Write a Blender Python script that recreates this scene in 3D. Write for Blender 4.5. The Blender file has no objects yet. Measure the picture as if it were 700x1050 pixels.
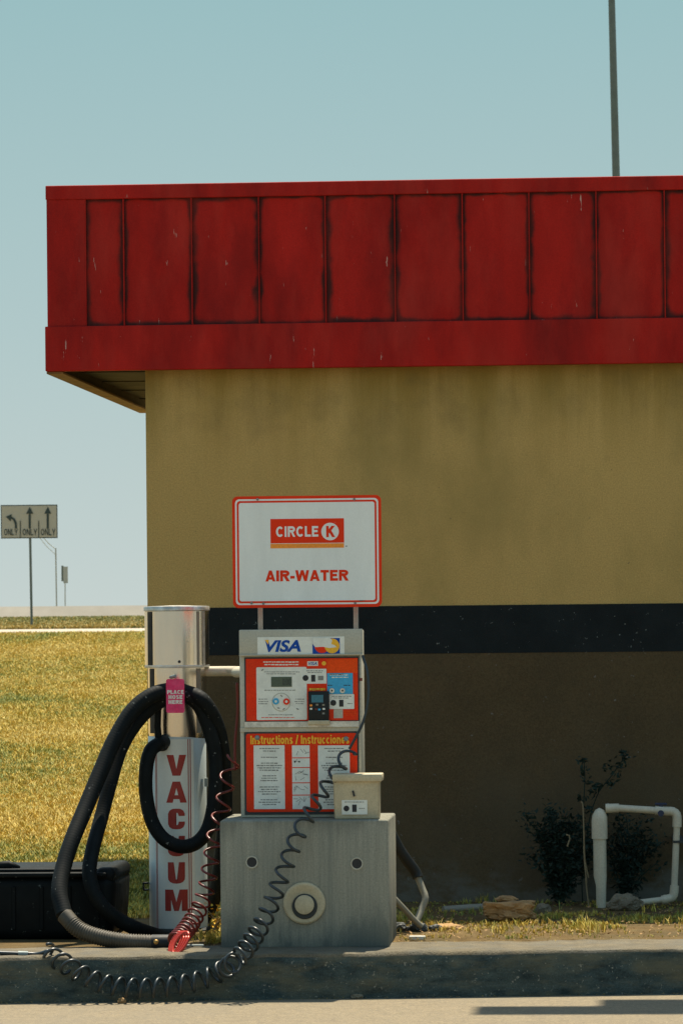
import bpy, bmesh, math, random
import numpy as np
from mathutils import Vector, Matrix, noise as mnoise

random.seed(7); rng = np.random.default_rng(7)
S = bpy.context.scene
COL = S.collection
R = math.radians

# ------------------------------------------------------------ camera
F = 4170.0                      # focal length in pixels of the 700x1050 photograph
CAM = Vector((1.38, -18.3, 1.5))
YAW = R(3.8); ROLL = 0.0095
cd = bpy.data.cameras.new('camera'); cam = bpy.data.objects.new('camera', cd); COL.objects.link(cam)
MC = Matrix.Rotation(YAW, 4, 'Z') @ Matrix.Rotation(R(90), 4, 'X') @ Matrix.Rotation(-ROLL, 4, 'Z')
MC.translation = CAM
cam.matrix_world = MC
cd.sensor_fit = 'VERTICAL'; cd.sensor_height = 36.0; cd.sensor_width = 36.0
cd.lens = F / 1050 * 36
cd.shift_y = 105 / 1050
cd.clip_start = 0.5; cd.clip_end = 9000
cd.dof.use_dof = True; cd.dof.focus_distance = 18.6; cd.dof.aperture_fstop = 22
S.camera = cam
M3 = MC.to_3x3()

def ray(u, v): return M3 @ Vector((u - 350, 630 - v, -F))
def P(u, v, Y):
    d = ray(u, v); t = (Y - CAM.y) / d.y
    return CAM + d * t
def PZ(u, v, z):
    d = ray(u, v); t = (z - CAM.z) / d.z
    return CAM + d * t

# ------------------------------------------------------------ world + sun
SUN_EL = 68.5; SUN_ROT = 12.0
w = bpy.data.worlds.new('World'); S.world = w; w.use_nodes = True
nt = w.node_tree; nt.nodes.clear()
out = nt.nodes.new('ShaderNodeOutputWorld'); bg = nt.nodes.new('ShaderNodeBackground')
sky = nt.nodes.new('ShaderNodeTexSky'); sky.sky_type = 'NISHITA'; sky.sun_disc = False
sky.sun_elevation = R(SUN_EL); sky.sun_rotation = R(SUN_ROT)
sky.air_density = 1.0; sky.dust_density = 0.6; sky.ozone_density = 1.0; sky.altitude = 200
mul = nt.nodes.new('ShaderNodeMix'); mul.data_type = 'RGBA'; mul.blend_type = 'MULTIPLY'
mul.inputs[0].default_value = 1.0
mul.inputs[7].default_value = (0.95, 1.0, 0.84, 1)
nt.links.new(sky.outputs[0], mul.inputs[6])
# pale hazy band low in the sky, handing over to the Nishita sky higher up
tc = nt.nodes.new('ShaderNodeTexCoord'); sep = nt.nodes.new('ShaderNodeSeparateXYZ'); nt.links.new(tc.outputs['Generated'], sep.inputs[0])
cr_ = nt.nodes.new('ShaderNodeValToRGB'); nt.links.new(sep.outputs['Z'], cr_.inputs[0])
e = cr_.color_ramp.elements; e[0].position = 0.0; e[0].color = (2.2, 2.5, 2.42, 1); e[1].position = 0.155; e[1].color = (1.24, 2.0, 2.1, 1)
e2 = e.new(.07); e2.color = (1.72, 2.26, 2.28, 1)
mr_ = nt.nodes.new('ShaderNodeMapRange'); mr_.inputs[1].default_value = .16; mr_.inputs[2].default_value = .6; nt.links.new(sep.outputs['Z'], mr_.inputs[0])
mx_ = nt.nodes.new('ShaderNodeMix'); mx_.data_type = 'RGBA'; nt.links.new(mr_.outputs[0], mx_.inputs[0])
nt.links.new(cr_.outputs[0], mx_.inputs[6]); nt.links.new(mul.outputs[2], mx_.inputs[7]); nt.links.new(mx_.outputs[2], bg.inputs[0])
bg.inputs[1].default_value = 0.10
nt.links.new(bg.outputs[0], out.inputs[0])
sl = bpy.data.lights.new('sun', 'SUN'); sl.energy = 3.6; sl.angle = R(0.55); sl.color = (1.0, 0.90, 0.72)
sun = bpy.data.objects.new('sun', sl); COL.objects.link(sun)
ce, se = math.cos(R(SUN_EL)), math.sin(R(SUN_EL))
sdir = Vector((math.sin(R(SUN_ROT)) * ce, math.cos(R(SUN_ROT)) * ce, se))   # towards the sun
sun.rotation_euler = sdir.to_track_quat('Z', 'Y').to_euler()
sun.location = (0, 0, 30)
S.view_settings.view_transform = 'Standard'; S.view_settings.look = 'None'
S.view_settings.gamma = 1.0; S.view_settings.use_curve_mapping = False
S.view_settings.exposure = 1.35
S.render.engine = 'CYCLES'
S.cycles.max_bounces = 8; S.cycles.diffuse_bounces = 4

# ------------------------------------------------------------ materials
MATS = {}; CHO = 0.10
def mat(name, col, rough=0.7, metal=0.0, var=0.12, scale=6.0, bump=0.0, bscale=60.0, spec=0.5,
        stain=None, stain_scale=3.0, stain_amt=0.5, stretch=(1, 1, 1), chips=None, chip_thr=0.68, chip_scale=25.0, attr=None, fine=0.07, cst=None):
    if name in MATS: return MATS[name]
    m = bpy.data.materials.new(name); m.use_nodes = True; t = m.node_tree; N = t.nodes; L = t.links
    b = N['Principled BSDF']; b.inputs['Roughness'].default_value = rough; b.inputs['Metallic'].default_value = metal
    b.inputs['Specular IOR Level'].default_value = spec
    geo = N.new('ShaderNodeNewGeometry'); mp = N.new('ShaderNodeMapping'); mp.inputs['Scale'].default_value = stretch
    L.new(geo.outputs['Position'], mp.inputs['Vector'])
    def nz(sc, det=6, ro=0.6, vec=None):
        n = N.new('ShaderNodeTexNoise'); n.inputs['Scale'].default_value = sc; n.inputs['Detail'].default_value = det
        n.inputs['Roughness'].default_value = ro; L.new(vec or mp.outputs[0], n.inputs['Vector']); return n.outputs['Fac']
    def ramp(src, a, c, lo=0.0, hi=1.0):
        r = N.new('ShaderNodeMapRange'); r.inputs[1].default_value = a; r.inputs[2].default_value = c
        r.inputs[3].default_value = lo; r.inputs[4].default_value = hi; L.new(src, r.inputs[0]); return r.outputs[0]
    def mix(f, a, c, mode='MIX'):
        x = N.new('ShaderNodeMix'); x.data_type = 'RGBA'; x.blend_type = mode
        for i, s in ((0, f), (6, a), (7, c)):
            if hasattr(s, 'is_linked') or hasattr(s, 'links'): L.new(s, x.inputs[i])
            elif i == 0: x.inputs[0].default_value = s
            else: x.inputs[i].default_value = (*s, 1) if len(s) == 3 else s
        return x.outputs[2]
    if attr:
        a = N.new('ShaderNodeAttribute'); a.attribute_name = attr; base = a.outputs['Color']
    else:
        base = tuple(col)
    v = ramp(nz(scale), 0.3, 0.7, 1 - var, 1 + var)
    cc = N.new('ShaderNodeCombineColor')
    for i in range(3): L.new(v, cc.inputs[i])
    c = mix(1.0, base, cc.outputs[0], 'MULTIPLY')
    if fine > 0:
        v2 = ramp(nz(130, 3, .7, geo.outputs['Position']), 0.3, 0.7, 1 - 2 * fine, 1 + 2 * fine); c2 = N.new('ShaderNodeCombineColor')
        for i in range(3): L.new(v2, c2.inputs[i])
        c = mix(1.0, c, c2.outputs[0], 'MULTIPLY')
    if stain: c = mix(ramp(nz(stain_scale, 8, 0.65), 0.45, 0.75, 0, stain_amt), c, stain)
    cv = geo.outputs['Position']
    if cst:
        m2 = N.new('ShaderNodeMapping'); m2.inputs['Scale'].default_value = cst; L.new(cv, m2.inputs['Vector']); cv = m2.outputs[0]
    if chips: c = mix(ramp(nz(chip_scale, 5, 0.7, cv), chip_thr - CHO, chip_thr - CHO + 0.02), c, chips)
    L.new(c, b.inputs['Base Color'])
    if bump > 0:
        bp = N.new('ShaderNodeBump'); bp.inputs['Strength'].default_value = bump; bp.inputs['Distance'].default_value = 0.01
        L.new(nz(bscale, 5, 0.7), bp.inputs['Height']); L.new(bp.outputs[0], b.inputs['Normal'])
    L.new(ramp(nz(scale * 2.3), 0.3, 0.7, max(0.05, rough - 0.08), min(1, rough + 0.08)), b.inputs['Roughness'])
    MATS[name] = m
    return m

RED = (0.37, 0.012, 0.007)
TAN = (0.47, 0.315, 0.105)
m_tan = mat('tan_stucco', TAN, 0.9, var=0.07, scale=1.2, bump=0.25, bscale=160, stain=(0.25, 0.19, 0.06), stain_scale=1.7, stain_amt=0.7, fine=.10, spec=.2, stretch=(1, 1, .55), chips=(0.14, .11, .06), chip_thr=0.80, chip_scale=38)
m_brown = mat('brown_stucco', (0.085, 0.061, 0.030), 0.95, spec=.15, fine=.12, var=0.12, scale=1.6, bump=0.3, bscale=160, stain=(0.058, 0.045, 0.025), stain_amt=0.6, chips=(0.15, 0.14, 0.12), chip_thr=0.775, chip_scale=34)
m_band = mat('black_band_paint', (0.0075, 0.0115, 0.012), 0.85, spec=.25, var=0.2, scale=4, bump=0.25, bscale=160, chips=(0.2, 0.22, 0.2), chip_thr=0.77, chip_scale=34)
m_red = mat('red_painted_metal', RED, 0.7, spec=.15, var=0.22, scale=2.2, bump=0.05, bscale=30, stain=(0.13, 0.006, 0.005), stain_scale=2.0, stain_amt=0.8, stretch=(1.6, 1, .5), chips=(0.5, 0.30, 0.24), chip_thr=0.785, chip_scale=40, cst=(1, 1, .16))
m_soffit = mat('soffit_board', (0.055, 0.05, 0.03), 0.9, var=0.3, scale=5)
m_lip = mat('soffit_edge_bounce', (0.19, 0.12, 0.045), 0.8, var=0.35, scale=6, stain=(0.2, 0.09, 0.02))  # warm ground bounce on the drip edge is painted into this orange brown
m_conc = mat('pedestal_concrete', (0.285, 0.275, 0.215), 0.92, spec=.2, fine=.1, var=0.14, scale=7, bump=0.35, bscale=70, stretch=(14, 14, .5), stain=(0.15, 0.165, 0.14), stain_scale=1.1, stain_amt=0.6, chips=(0.45, .42, .34), chip_thr=0.80, chip_scale=60)
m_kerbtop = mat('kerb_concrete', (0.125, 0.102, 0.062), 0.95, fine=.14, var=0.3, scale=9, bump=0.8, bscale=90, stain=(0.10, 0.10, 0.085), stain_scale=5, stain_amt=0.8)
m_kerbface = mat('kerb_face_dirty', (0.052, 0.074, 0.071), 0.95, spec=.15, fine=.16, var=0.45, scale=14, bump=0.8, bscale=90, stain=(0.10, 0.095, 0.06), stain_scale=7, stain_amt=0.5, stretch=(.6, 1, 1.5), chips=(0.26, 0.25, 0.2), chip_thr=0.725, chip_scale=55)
m_road = mat('forecourt_concrete', (0.205, 0.162, 0.098), 0.95, fine=.15, var=0.12, scale=18, bump=0.6, bscale=120, stain=(0.17, 0.145, 0.10), stain_scale=1.4, stain_amt=0.7, chips=(0.11, 0.10, 0.08), chip_thr=0.70, chip_scale=95)
m_dirt = mat('dry_grassy_soil', (0.27, 0.18, 0.055), 0.95, var=0.35, scale=3, bump=0.6, bscale=30, stain=(0.15, 0.14, 0.04), stain_scale=1.3, stain_amt=0.8)
m_farroad = mat('far_road_concrete', (0.36, 0.31, 0.235), 0.9, var=0.05)
m_barrier = mat('barrier_concrete', (0.30, 0.27, 0.22), 0.9, var=0.08, scale=.8)
m_grass = mat('grass_blades', (1, 1, 1), 0.75, attr='Col', var=0.1)
m_leaf = mat('shrub_leaf', (0.016, 0.030, 0.022), 0.7, spec=.12, var=0.4, scale=9)
m_stem = mat('dry_stem', (0.22, 0.17, 0.09), 0.8, var=0.2)
m_cab = mat('weathered_cabinet_paint', (0.44, 0.42, 0.33), 0.6, var=0.10, scale=12, bump=0.08, bscale=60, stain=(0.28, 0.26, 0.2), stain_scale=6, stain_amt=0.55, chips=(0.12, .1, .07), chip_thr=0.80, chip_scale=60)
m_cabdark = mat('dark_gasket', (0.03, 0.035, 0.033), 0.7)
m_orange = mat('orange_red_panel', (0.74, 0.034, 0.005), 0.6, spec=.15, var=0.08, scale=8, stain=(0.6, 0.10, 0.03), stain_scale=9, stain_amt=0.35)
m_orange2 = mat('orange_panel_area', (0.78, 0.07, 0.006), 0.6, spec=.15, var=0.06)
m_white = mat('white_sticker', (0.70, 0.71, 0.63), 0.5, fine=.03, var=0.06, scale=20, stain=(0.45, 0.46, 0.40), stain_scale=14, stain_amt=0.4, chips=(.25, .25, .2), chip_thr=.78, chip_scale=70)
m_signwhite = mat('white_sign_face', (0.76, 0.78, 0.73), 0.45, fine=.015, var=0.035, scale=3, stain=(0.55, 0.57, 0.53), stain_scale=4, stain_amt=0.35, stretch=(2.5, 1, .5), chips=(.25, .25, .22), chip_thr=.86, chip_scale=45)
m_signred = mat('sign_red', (0.76, 0.038, 0.006), 0.6, spec=.15, fine=.02, var=0.05, chips=(.6, .5, .42), chip_thr=.80, chip_scale=45)
m_signor = mat('sign_orange', (0.85, 0.27, 0.015), 0.5, var=0.05)
m_galv = mat('galvanised_steel', (0.20, 0.24, 0.23), 0.6, metal=0.1, var=0.1, scale=10)
m_steel = mat('polished_steel', (0.66, 0.61, 0.54), 0.22, fine=.01, metal=1.0, var=0.06, scale=8, stretch=(1, 1, 0.15), bump=0.02, bscale=8, chips=(.1, .09, .08), chip_thr=.80, chip_scale=40)
m_steelcap = mat('dull_steel', (0.55, 0.54, 0.49), 0.4, metal=0.7, var=0.3, scale=20, stain=(.3, .28, .22), stain_scale=14)
m_vac = mat('vacuum_housing_paint', (0.50, 0.56, 0.54), 0.5, fine=.02, metal=0.25, var=0.05, scale=6, stain=(0.36, 0.42, 0.41), stain_scale=3, stain_amt=0.5, stretch=(1, 1, .4))
m_vacdecal = mat('white_vacuum_decal', (0.66, 0.68, 0.62), 0.5, fine=.02, var=0.04, stain=(0.48, 0.52, 0.5), stain_scale=5, stain_amt=0.4)
m_letter = mat('dark_red_lettering', (0.32, 0.022, 0.012), 0.55, var=0.12, scale=15)
m_black = mat('black_plastic', (0.006, 0.009, 0.0095), 0.55, spec=.3, var=0.3, scale=9)
m_hose = mat('black_rubber_hose', (0.0035, 0.0058, 0.0062), 0.65, spec=.15, var=0.3, scale=14, chips=(0.2, 0.21, 0.19), chip_thr=0.76, chip_scale=36)
m_hoseend = mat('dusty_hose_end', (0.05, 0.041, 0.026), 0.6, var=0.3, scale=12)
m_coilb = mat('black_coil_rubber', (0.018, 0.026, 0.028), 0.35, var=0.2)
m_coilr = mat('red_coil_hose', (0.13, 0.010, 0.006), 0.4, var=0.2)
m_pink = mat('magenta_tag', (0.66, 0.010, 0.11), 0.45, var=0.15, scale=25, stain=(0.70, 0.12, 0.25), stain_scale=30, stain_amt=0.5)
m_box = mat('tan_coin_box_paint', (0.47, 0.40, 0.255), 0.65, var=0.08, scale=12, stain=(0.3, 0.25, 0.16), stain_scale=9, stain_amt=0.5, chips=(.1, .08, .05), chip_thr=.80, chip_scale=60)
m_blue = mat('logo_blue', (0.008, 0.065, 0.33), 0.6, spec=.15, var=0.05)
m_yel = mat('logo_yellow', (0.80, 0.42, 0.015), 0.5, var=0.05)
m_cyan = mat('cyan_sticker', (0.03, 0.34, 0.58), 0.5, var=0.08)
m_ink = mat('black_ink', (0.012, 0.013, 0.014), 0.6, var=0.05)
m_grey = mat('grey_ink', (0.20, 0.20, 0.18), 0.6, var=0.05)
m_lcd = mat('green_lcd', (0.055, 0.085, 0.055), 0.25, var=0.1)
m_screen = mat('teal_screen', (0.02, 0.14, 0.19), 0.25, var=0.1)
m_brass = mat('brass_fitting', (0.45, 0.27, 0.08), 0.4, metal=0.7, var=0.1)
m_pvc = mat('dirty_white_pvc', (0.50, 0.46, 0.34), 0.5, var=0.08, scale=9, stain=(0.36, 0.33, 0.25), stain_scale=7, stain_amt=0.6)
m_grpipe = mat('grey_pvc', (0.19, 0.18, 0.135), 0.6, var=0.15)
m_valve = mat('blue_valve_plastic', (0.008, 0.016, 0.045), 0.6, var=0.1)
m_rock = mat('rubble_stone', (0.34, 0.20, 0.08), 0.9, var=0.35, scale=14, bump=0.8, bscale=40, stain=(0.2, 0.12, 0.05), stain_scale=12)
m_rock2 = mat('grey_stone', (0.15, 0.125, 0.08), 0.9, var=0.3, scale=14, bump=0.8, bscale=40)
m_tub = mat('black_tub_plastic', (0.003, 0.0048, 0.005), 0.6, spec=.12, var=0.3, scale=8, chips=(0.11, 0.12, 0.11), chip_thr=0.75, chip_scale=30)
m_roadsign = mat('road_sign_face', (0.34, 0.34, 0.28), 0.5, var=0.03)
m_roadink = mat('road_sign_ink', (0.012, 0.03, 0.03), 0.6, var=0.05)
m_pole = mat('pole_paint', (0.085, 0.12, 0.115), 0.5, var=0.15)
m_farpole = mat('far_pole_grey', (0.33, 0.37, 0.36), 0.6, var=0.05)
m_roof = mat('flat_roof_membrane', (0.4, 0.38, 0.33), 0.9)
m_yflower = mat('yellow_flower', (0.75, 0.45, 0.04), 0.7, var=0.2)
m_litter = mat('pale_litter', (0.6, 0.58, 0.5), 0.7)

# ------------------------------------------------------------ object helpers
ORG = {}
def thing(name, label, cat, loc, group=None):
    o = bpy.data.objects.new(name, None); COL.objects.link(o); o.location = loc; o.empty_display_size = 0.1
    o['label'] = label; o['category'] = cat
    if group: o['group'] = group
    ORG[o.name] = Vector(loc); return o
def obj(name, bm, m, parent=None, smooth=False, org=None, label=None):
    """links bm (world coordinates) as one mesh object"""
    base = ORG[parent.name] if parent else Vector(org or (0, 0, 0))
    bmesh.ops.transform(bm, matrix=Matrix.Translation(-base), verts=bm.verts)
    me = bpy.data.meshes.new(name); bm.to_mesh(me); bm.free()
    for mm in (m if isinstance(m, (list, tuple)) else [m]): me.materials.append(mm)
    if smooth:
        me.polygons.foreach_set('use_smooth', [True] * len(me.polygons))
        if smooth == 'auto': me.set_sharp_from_angle(angle=R(35))
    o = bpy.data.objects.new(name, me); COL.objects.link(o)
    if parent: o.parent = parent
    else: o.location = base
    ORG[o.name] = base
    if label: o['label'] = label
    return o
def tag(o, label, cat, group=None, kind=None):
    if label: o['label'] = label
    if cat: o['category'] = cat
    if group: o['group'] = group
    if kind: o['kind'] = kind
    return o
def struct(o): o['kind'] = 'structure'; return o
NB = bmesh.new
def box(bm, x0, x1, y0, y1, z0, z1, bev=0.0, seg=2, mi=0):
    r = bmesh.ops.create_cube(bm, size=1.0); vs = r['verts']
    bmesh.ops.scale(bm, vec=(x1 - x0, y1 - y0, z1 - z0), verts=vs)
    bmesh.ops.translate(bm, vec=((x0 + x1) / 2, (y0 + y1) / 2, (z0 + z1) / 2), verts=vs)
    if bev > 0:
        es = list({e for v in vs for e in v.link_edges})
        bmesh.ops.bevel(bm, geom=es, offset=bev, segments=seg, affect='EDGES', profile=0.5)
    return bm
def prism(bm, pts, Y, th, mi=0):
    """pts in (X,Z); front face at Y-th, back at Y"""
    a = sum(pts[i][0] * pts[(i + 1) % len(pts)][1] - pts[(i + 1) % len(pts)][0] * pts[i][1] for i in range(len(pts)))
    if a < 0: pts = pts[::-1]
    f = [bm.verts.new((p[0], Y - th, p[1])) for p in pts]; b = [bm.verts.new((p[0], Y, p[1])) for p in pts]
    bm.faces.new(f); bm.faces.new(b[::-1]); n = len(pts)
    for i in range(n):
        bm.faces.new((f[(i + 1) % n], f[i], b[i], b[(i + 1) % n]))
    return bm
def rrect(x0, x1, z0, z1, r, n=6):
    pts = []
    for cx, cz, a0 in ((x1 - r, z1 - r, 0), (x0 + r, z1 - r, 90), (x0 + r, z0 + r, 180), (x1 - r, z0 + r, 270)):
        for i in range(n + 1):
            a = R(a0 + 90 * i / n); pts.append((cx + r * math.cos(a), cz + r * math.sin(a)))
    return pts
def disc(cx, cz, r, n=28, a0=0, a1=360):
    return [(cx + r * math.cos(R(a0 + (a1 - a0) * i / n)), cz + r * math.sin(R(a0 + (a1 - a0) * i / n))) for i in range(n + (0 if a1 - a0 == 360 else 1))]
def UX(u0, v0, u1, v1, Y):
    """pixel box -> axis-aligned world box on plane Y"""
    um, vm = (u0 + u1) / 2, (v0 + v1) / 2
    return P(u0, vm, Y).x, P(u1, vm, Y).x, P(um, v1, Y).z, P(um, v0, Y).z
def tube(bm, pts, rad, n=12, cap=True):
    """sweep; rad = float or list"""
    pts = [Vector(p) for p in pts]; m = len(pts)
    rad = [rad] * m if isinstance(rad, (int, float)) else rad
    tan = []
    for i in range(m):
        d = pts[min(i + 1, m - 1)] - pts[max(i - 1, 0)]; tan.append(d.normalized())
    up = Vector((0, 0, 1)) if abs(tan[0].z) < 0.9 else Vector((1, 0, 0))
    nrm = (up - tan[0] * up.dot(tan[0])).normalized(); rings = []
    for i in range(m):
        nrm = (nrm - tan[i] * nrm.dot(tan[i]))
        nrm = nrm.normalized() if nrm.length > 1e-6 else tan[i].orthogonal().normalized()
        bi = tan[i].cross(nrm)
        rings.append([bm.verts.new(pts[i] + (nrm * math.cos(2 * math.pi * k / n) + bi * math.sin(2 * math.pi * k / n)) * rad[i]) for k in range(n)])
    for i in range(m - 1):
        for k in range(n):
            bm.faces.new((rings[i][k], rings[i][(k + 1) % n], rings[i + 1][(k + 1) % n], rings[i + 1][k]))
    if cap:
        bm.faces.new(rings[0][::-1]); bm.faces.new(rings[-1])
    return bm
def lathe(bm, cx, cy, prof, n=64, axis='Z'):
    """prof: list of (r, z)"""
    rings = []
    for r, z in prof:
        ring = []
        for k in range(n):
            a = 2 * math.pi * k / n
            if axis == 'Z': ring.append(bm.verts.new((cx + r * math.cos(a), cy + r * math.sin(a), z)))
            else: ring.append(bm.verts.new((cx + r * math.cos(a), z, cy + r * math.sin(a))))
        rings.append(ring)
    for i in range(len(prof) - 1):
        for k in range(n):
            q = (rings[i][k], rings[i][(k + 1) % n], rings[i + 1][(k + 1) % n], rings[i + 1][k])
            bm.faces.new(q if axis == 'Z' else q[::-1])
    if prof[0][0] > 1e-5: bm.faces.new(rings[0][::-1] if axis == 'Z' else rings[0])
    if prof[-1][0] > 1e-5: bm.faces.new(rings[-1] if axis == 'Z' else rings[-1][::-1])
    bmesh.ops.recalc_face_normals(bm, faces=bm.faces)
    return bm
def spline(pts, step):
    """Catmull-Rom through pts, resampled at about step"""
    pts = [Vector(p) for p in pts]; q = [2 * pts[0] - pts[1]] + pts + [2 * pts[-1] - pts[-2]]
    dense = []
    for i in range(1, len(q) - 2):
        a, b, c, d = q[i - 1:i + 3]
        for k in range(40):
            t = k / 40
            dense.append(0.5 * ((2 * b) + (c - a) * t + (2 * a - 5 * b + 4 * c - d) * t * t + (3 * b - a - 3 * c + d) * t ** 3))
    dense.append(pts[-1]); o = [dense[0]]; acc = 0
    for i in range(1, len(dense)):
        seg = (dense[i] - dense[i - 1]).length; acc += seg
        while acc >= step and seg > 0:
            acc -= step; o.append(dense[i].lerp(dense[i - 1], min(1, acc / seg)))
    o.append(dense[-1]); return o
def textfaces(s, bold=0.0, spacing=1.0, shear=0.0):
    """triangles of the built-in font, as (verts2d, faces), normalised: starts x=0; returns also bounds"""
    c = bpy.data.curves.new('t', 'FONT'); c.body = s; c.size = 1; c.offset = bold; c.space_character = spacing; c.shear = shear
    c.resolution_u = 4
    o = bpy.data.objects.new('t', c); COL.objects.link(o)
    bpy.context.view_layer.update()
    dg = bpy.context.evaluated_depsgraph_get(); me = o.evaluated_get(dg).to_mesh()
    vs = [(v.co.x, v.co.y) for v in me.vertices]; fs = [tuple(p.vertices) for p in me.polygons]
    o.evaluated_get(dg).to_mesh_clear(); bpy.data.objects.remove(o); bpy.data.curves.remove(c)
    xs = [a for a, b in vs]; ys = [b for a, b in vs]
    return vs, fs, (min(xs), max(xs), min(ys), max(ys))
def text_on(bm, s, x0, x1, z0, z1, Y, bold=0.0, spacing=1.0, shear=0.0):
    vs, fs, (a, b, c, d) = textfaces(s, bold, spacing, shear)
    vv = [bm.verts.new((x0 + (x - a) / (b - a) * (x1 - x0), Y, z0 + (y - c) / (d - c) * (z1 - z0))) for x, y in vs]
    for f in fs:
        try: bm.faces.new([vv[i] for i in f])
        except ValueError: pass
    bmesh.ops.recalc_face_normals(bm, faces=bm.faces)
    for f in bm.faces:
        if f.normal.y > 0 and all(abs(v.co.y - Y) < 1e-6 for v in f.verts): f.normal_flip()
    return bm
# heavy grotesque letters drawn as thick strokes (cap height 1)
def _arc(cx, cy, rx, ry, a0, a1, n=12): return [(cx + rx * math.cos(R(a0 + (a1 - a0) * i / n)), cy + ry * math.sin(R(a0 + (a1 - a0) * i / n))) for i in range(n + 1)]
def strokes(ch, w):
    h = w / 2; X = .74
    g = {'A': (.80, [[(h * .6, -.1), (.40, 1.0 + .0)], [(.80 - h * .6, -.1), (.40, 1.0)], [(.2, .27), (.6, .27)]]),
         'I': (w, [[(h, 0), (h, 1)]]), '-': (.36, [[(0, .36), (.36, .36)]]), '/': (.36, [[(.04, -.05), (.32, 1.05)]]),
         'R': (.76, [[(h, 0), (h, 1)], [(h, 1 - h)] + _arc(.45, .72, .21, .28 - h, 90, -90, 8)[0:] + [(h, .44 + h)], [(.40, .5), (.70, -.06)]]),
         'W': (1.10, [[(h * .6, 1.1), (.28, -.0)], [(.28, 0), (.55, 1.0)], [(.55, 1.0), (.82, 0)], [(.82, 0), (1.10 - h * .6, 1.1)]]),
         'T': (.70, [[(0, 1 - h), (.70, 1 - h)], [(.35, 0), (.35, 1 - h)]]), 'E': (.66, [[(h, 0), (h, 1)], [(h, 1 - h), (.64, 1 - h)], [(h, h), (.66, h)], [(h, .52), (.58, .52)]]),
         'C': (.78, [_arc(.40, .5, .40 - h, .5 - h, 42, 318, 22)]), 'L': (.62, [[(h, 0), (h, 1)], [(h, h), (.62, h)]]),
         'K': (.80, [[(h, 0), (h, 1)], [(h, .38), (.74, 1.06)], [(.34, .60), (.76, -.06)]]), 'P': (.70, [[(h, 0), (h, 1)], [(h, 1 - h)] + _arc(.42, .69, .24, .31 - h, 90, -90, 8) + [(h, .38 + h)]]),
         'H': (.72, [[(h, 0), (h, 1)], [(.72 - h, 0), (.72 - h, 1)], [(h, .5), (.72 - h, .5)]]), 'O': (.80, [_arc(.40, .5, .40 - h, .5 - h, 0, 360, 26)]),
         'S': (.68, [_arc(.34, .74, .34 - h, .26 - h * .5, 20, 270, 12)[:] + _arc(.34, .27, .34 - h, .27 - h, 90, -160, 12)]),
         'N': (.74, [[(h, 0), (h, 1)], [(.74 - h, 0), (.74 - h, 1)], [(h, 1), (.74 - h, 0)]]), 'Y': (.74, [[(.37, 0), (.37, .45)], [(.37, .42), (h * .4, 1.05)], [(.37, .42), (.74 - h * .4, 1.05)]]),
         'n': (.58, [[(h, 0), (h, X)], [(h, .4)] + _arc(.29, .44, .29 - h, X - h - .44, 180, 0, 10) + [(.58 - h, 0)]]),
         'u': (.58, [[(.58 - h, 0), (.58 - h, X)], [(.58 - h, .35)] + _arc(.29, .30, .29 - h, .30 - h, 0, -180, 10) + [(h, X)]]),
         's': (.52, [_arc(.26, .55, .26 - h, .20 - h * .6, 15, 270, 10) + _arc(.26, .20, .26 - h, .20 - h * .9, 90, -160, 10)]),
         't': (.36, [[(.16, .95), (.16, .2), (.22, h), (.36, h)], [(0, X - h * .8), (.36, X - h * .8)]]),
         'r': (.40, [[(h, 0), (h, X)], [(h, .45), (.22, X - h * 1.1), (.40, X - h)]]), 'c': (.55, [_arc(.28, .37, .28 - h, .37 - h, 45, 315, 18)]),
         'i': (w, [[(h, 0), (h, X)], [(h, .86), (h, 1.03)]]), 'o': (.60, [_arc(.30, .37, .30 - h, .37 - h, 0, 360, 22)]),
         'e': (.58, [_arc(.29, .37, .29 - h, .37 - h, 0, 318, 20), [(.05, .36), (.54, .36)]]), ' ': (.26, [])}
    return g[ch]
def ribbon(pts, w):
    P_ = [Vector(p) for p in pts]; n = len(P_); o = []
    closed = n > 3 and (P_[0] - P_[-1]).length < 1e-4
    for i in range(n):
        if closed: a = P_[(i - 1) % (n - 1)]; b = P_[(i + 1) % (n - 1)] if i < n - 1 else P_[1]
        else: a = P_[max(i - 1, 0)]; b = P_[min(i + 1, n - 1)]
        d1 = (P_[i] - a); d2 = (b - P_[i]); d = (d1.normalized() if d1.length > 0 else d2.normalized()) + (d2.normalized() if d2.length > 0 else d1.normalized()); d.normalize()
        o.append((P_[i] + Vector((-d.y, d.x)) * w / 2, P_[i] - Vector((-d.y, d.x)) * w / 2))
    return o
def stext_faces(s, w=.2, gap=.10):
    polys = []; x = 0
    for ch in s:
        adv, st = strokes(ch, w)
        for q in st:
            o = ribbon(q, w * (.92 if ch in 'AWKNY' else 1)); lim = (0, 1.05) if ch != '/' else (-.05, 1.05)
            for (a, b), (c, d) in zip(o, o[1:]):
                pl = [a, c, d, b]; hi = 1.0 if ch not in 'i/' else 1.05
                def clip(pl, lo, k):       # clip against y>=lo (k=1) or y<=lo (k=-1)
                    r = []
                    for i in range(len(pl)):
                        p, q2 = pl[i], pl[(i + 1) % len(pl)]; pi, qi = (p[1] - lo) * k >= 0, (q2[1] - lo) * k >= 0
                        if pi: r.append(p)
                        if pi != qi: t = (lo - p[1]) / (q2[1] - p[1]); r.append((p[0] + (q2[0] - p[0]) * t, lo))
                    return r
                pl = clip(clip([tuple(v) for v in pl], lim[0], 1), hi, -1) if pl else pl
                if len(pl) > 2: polys.append([(px + x, py) for px, py in pl])
        x += adv + gap
    return polys, x - gap
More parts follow.
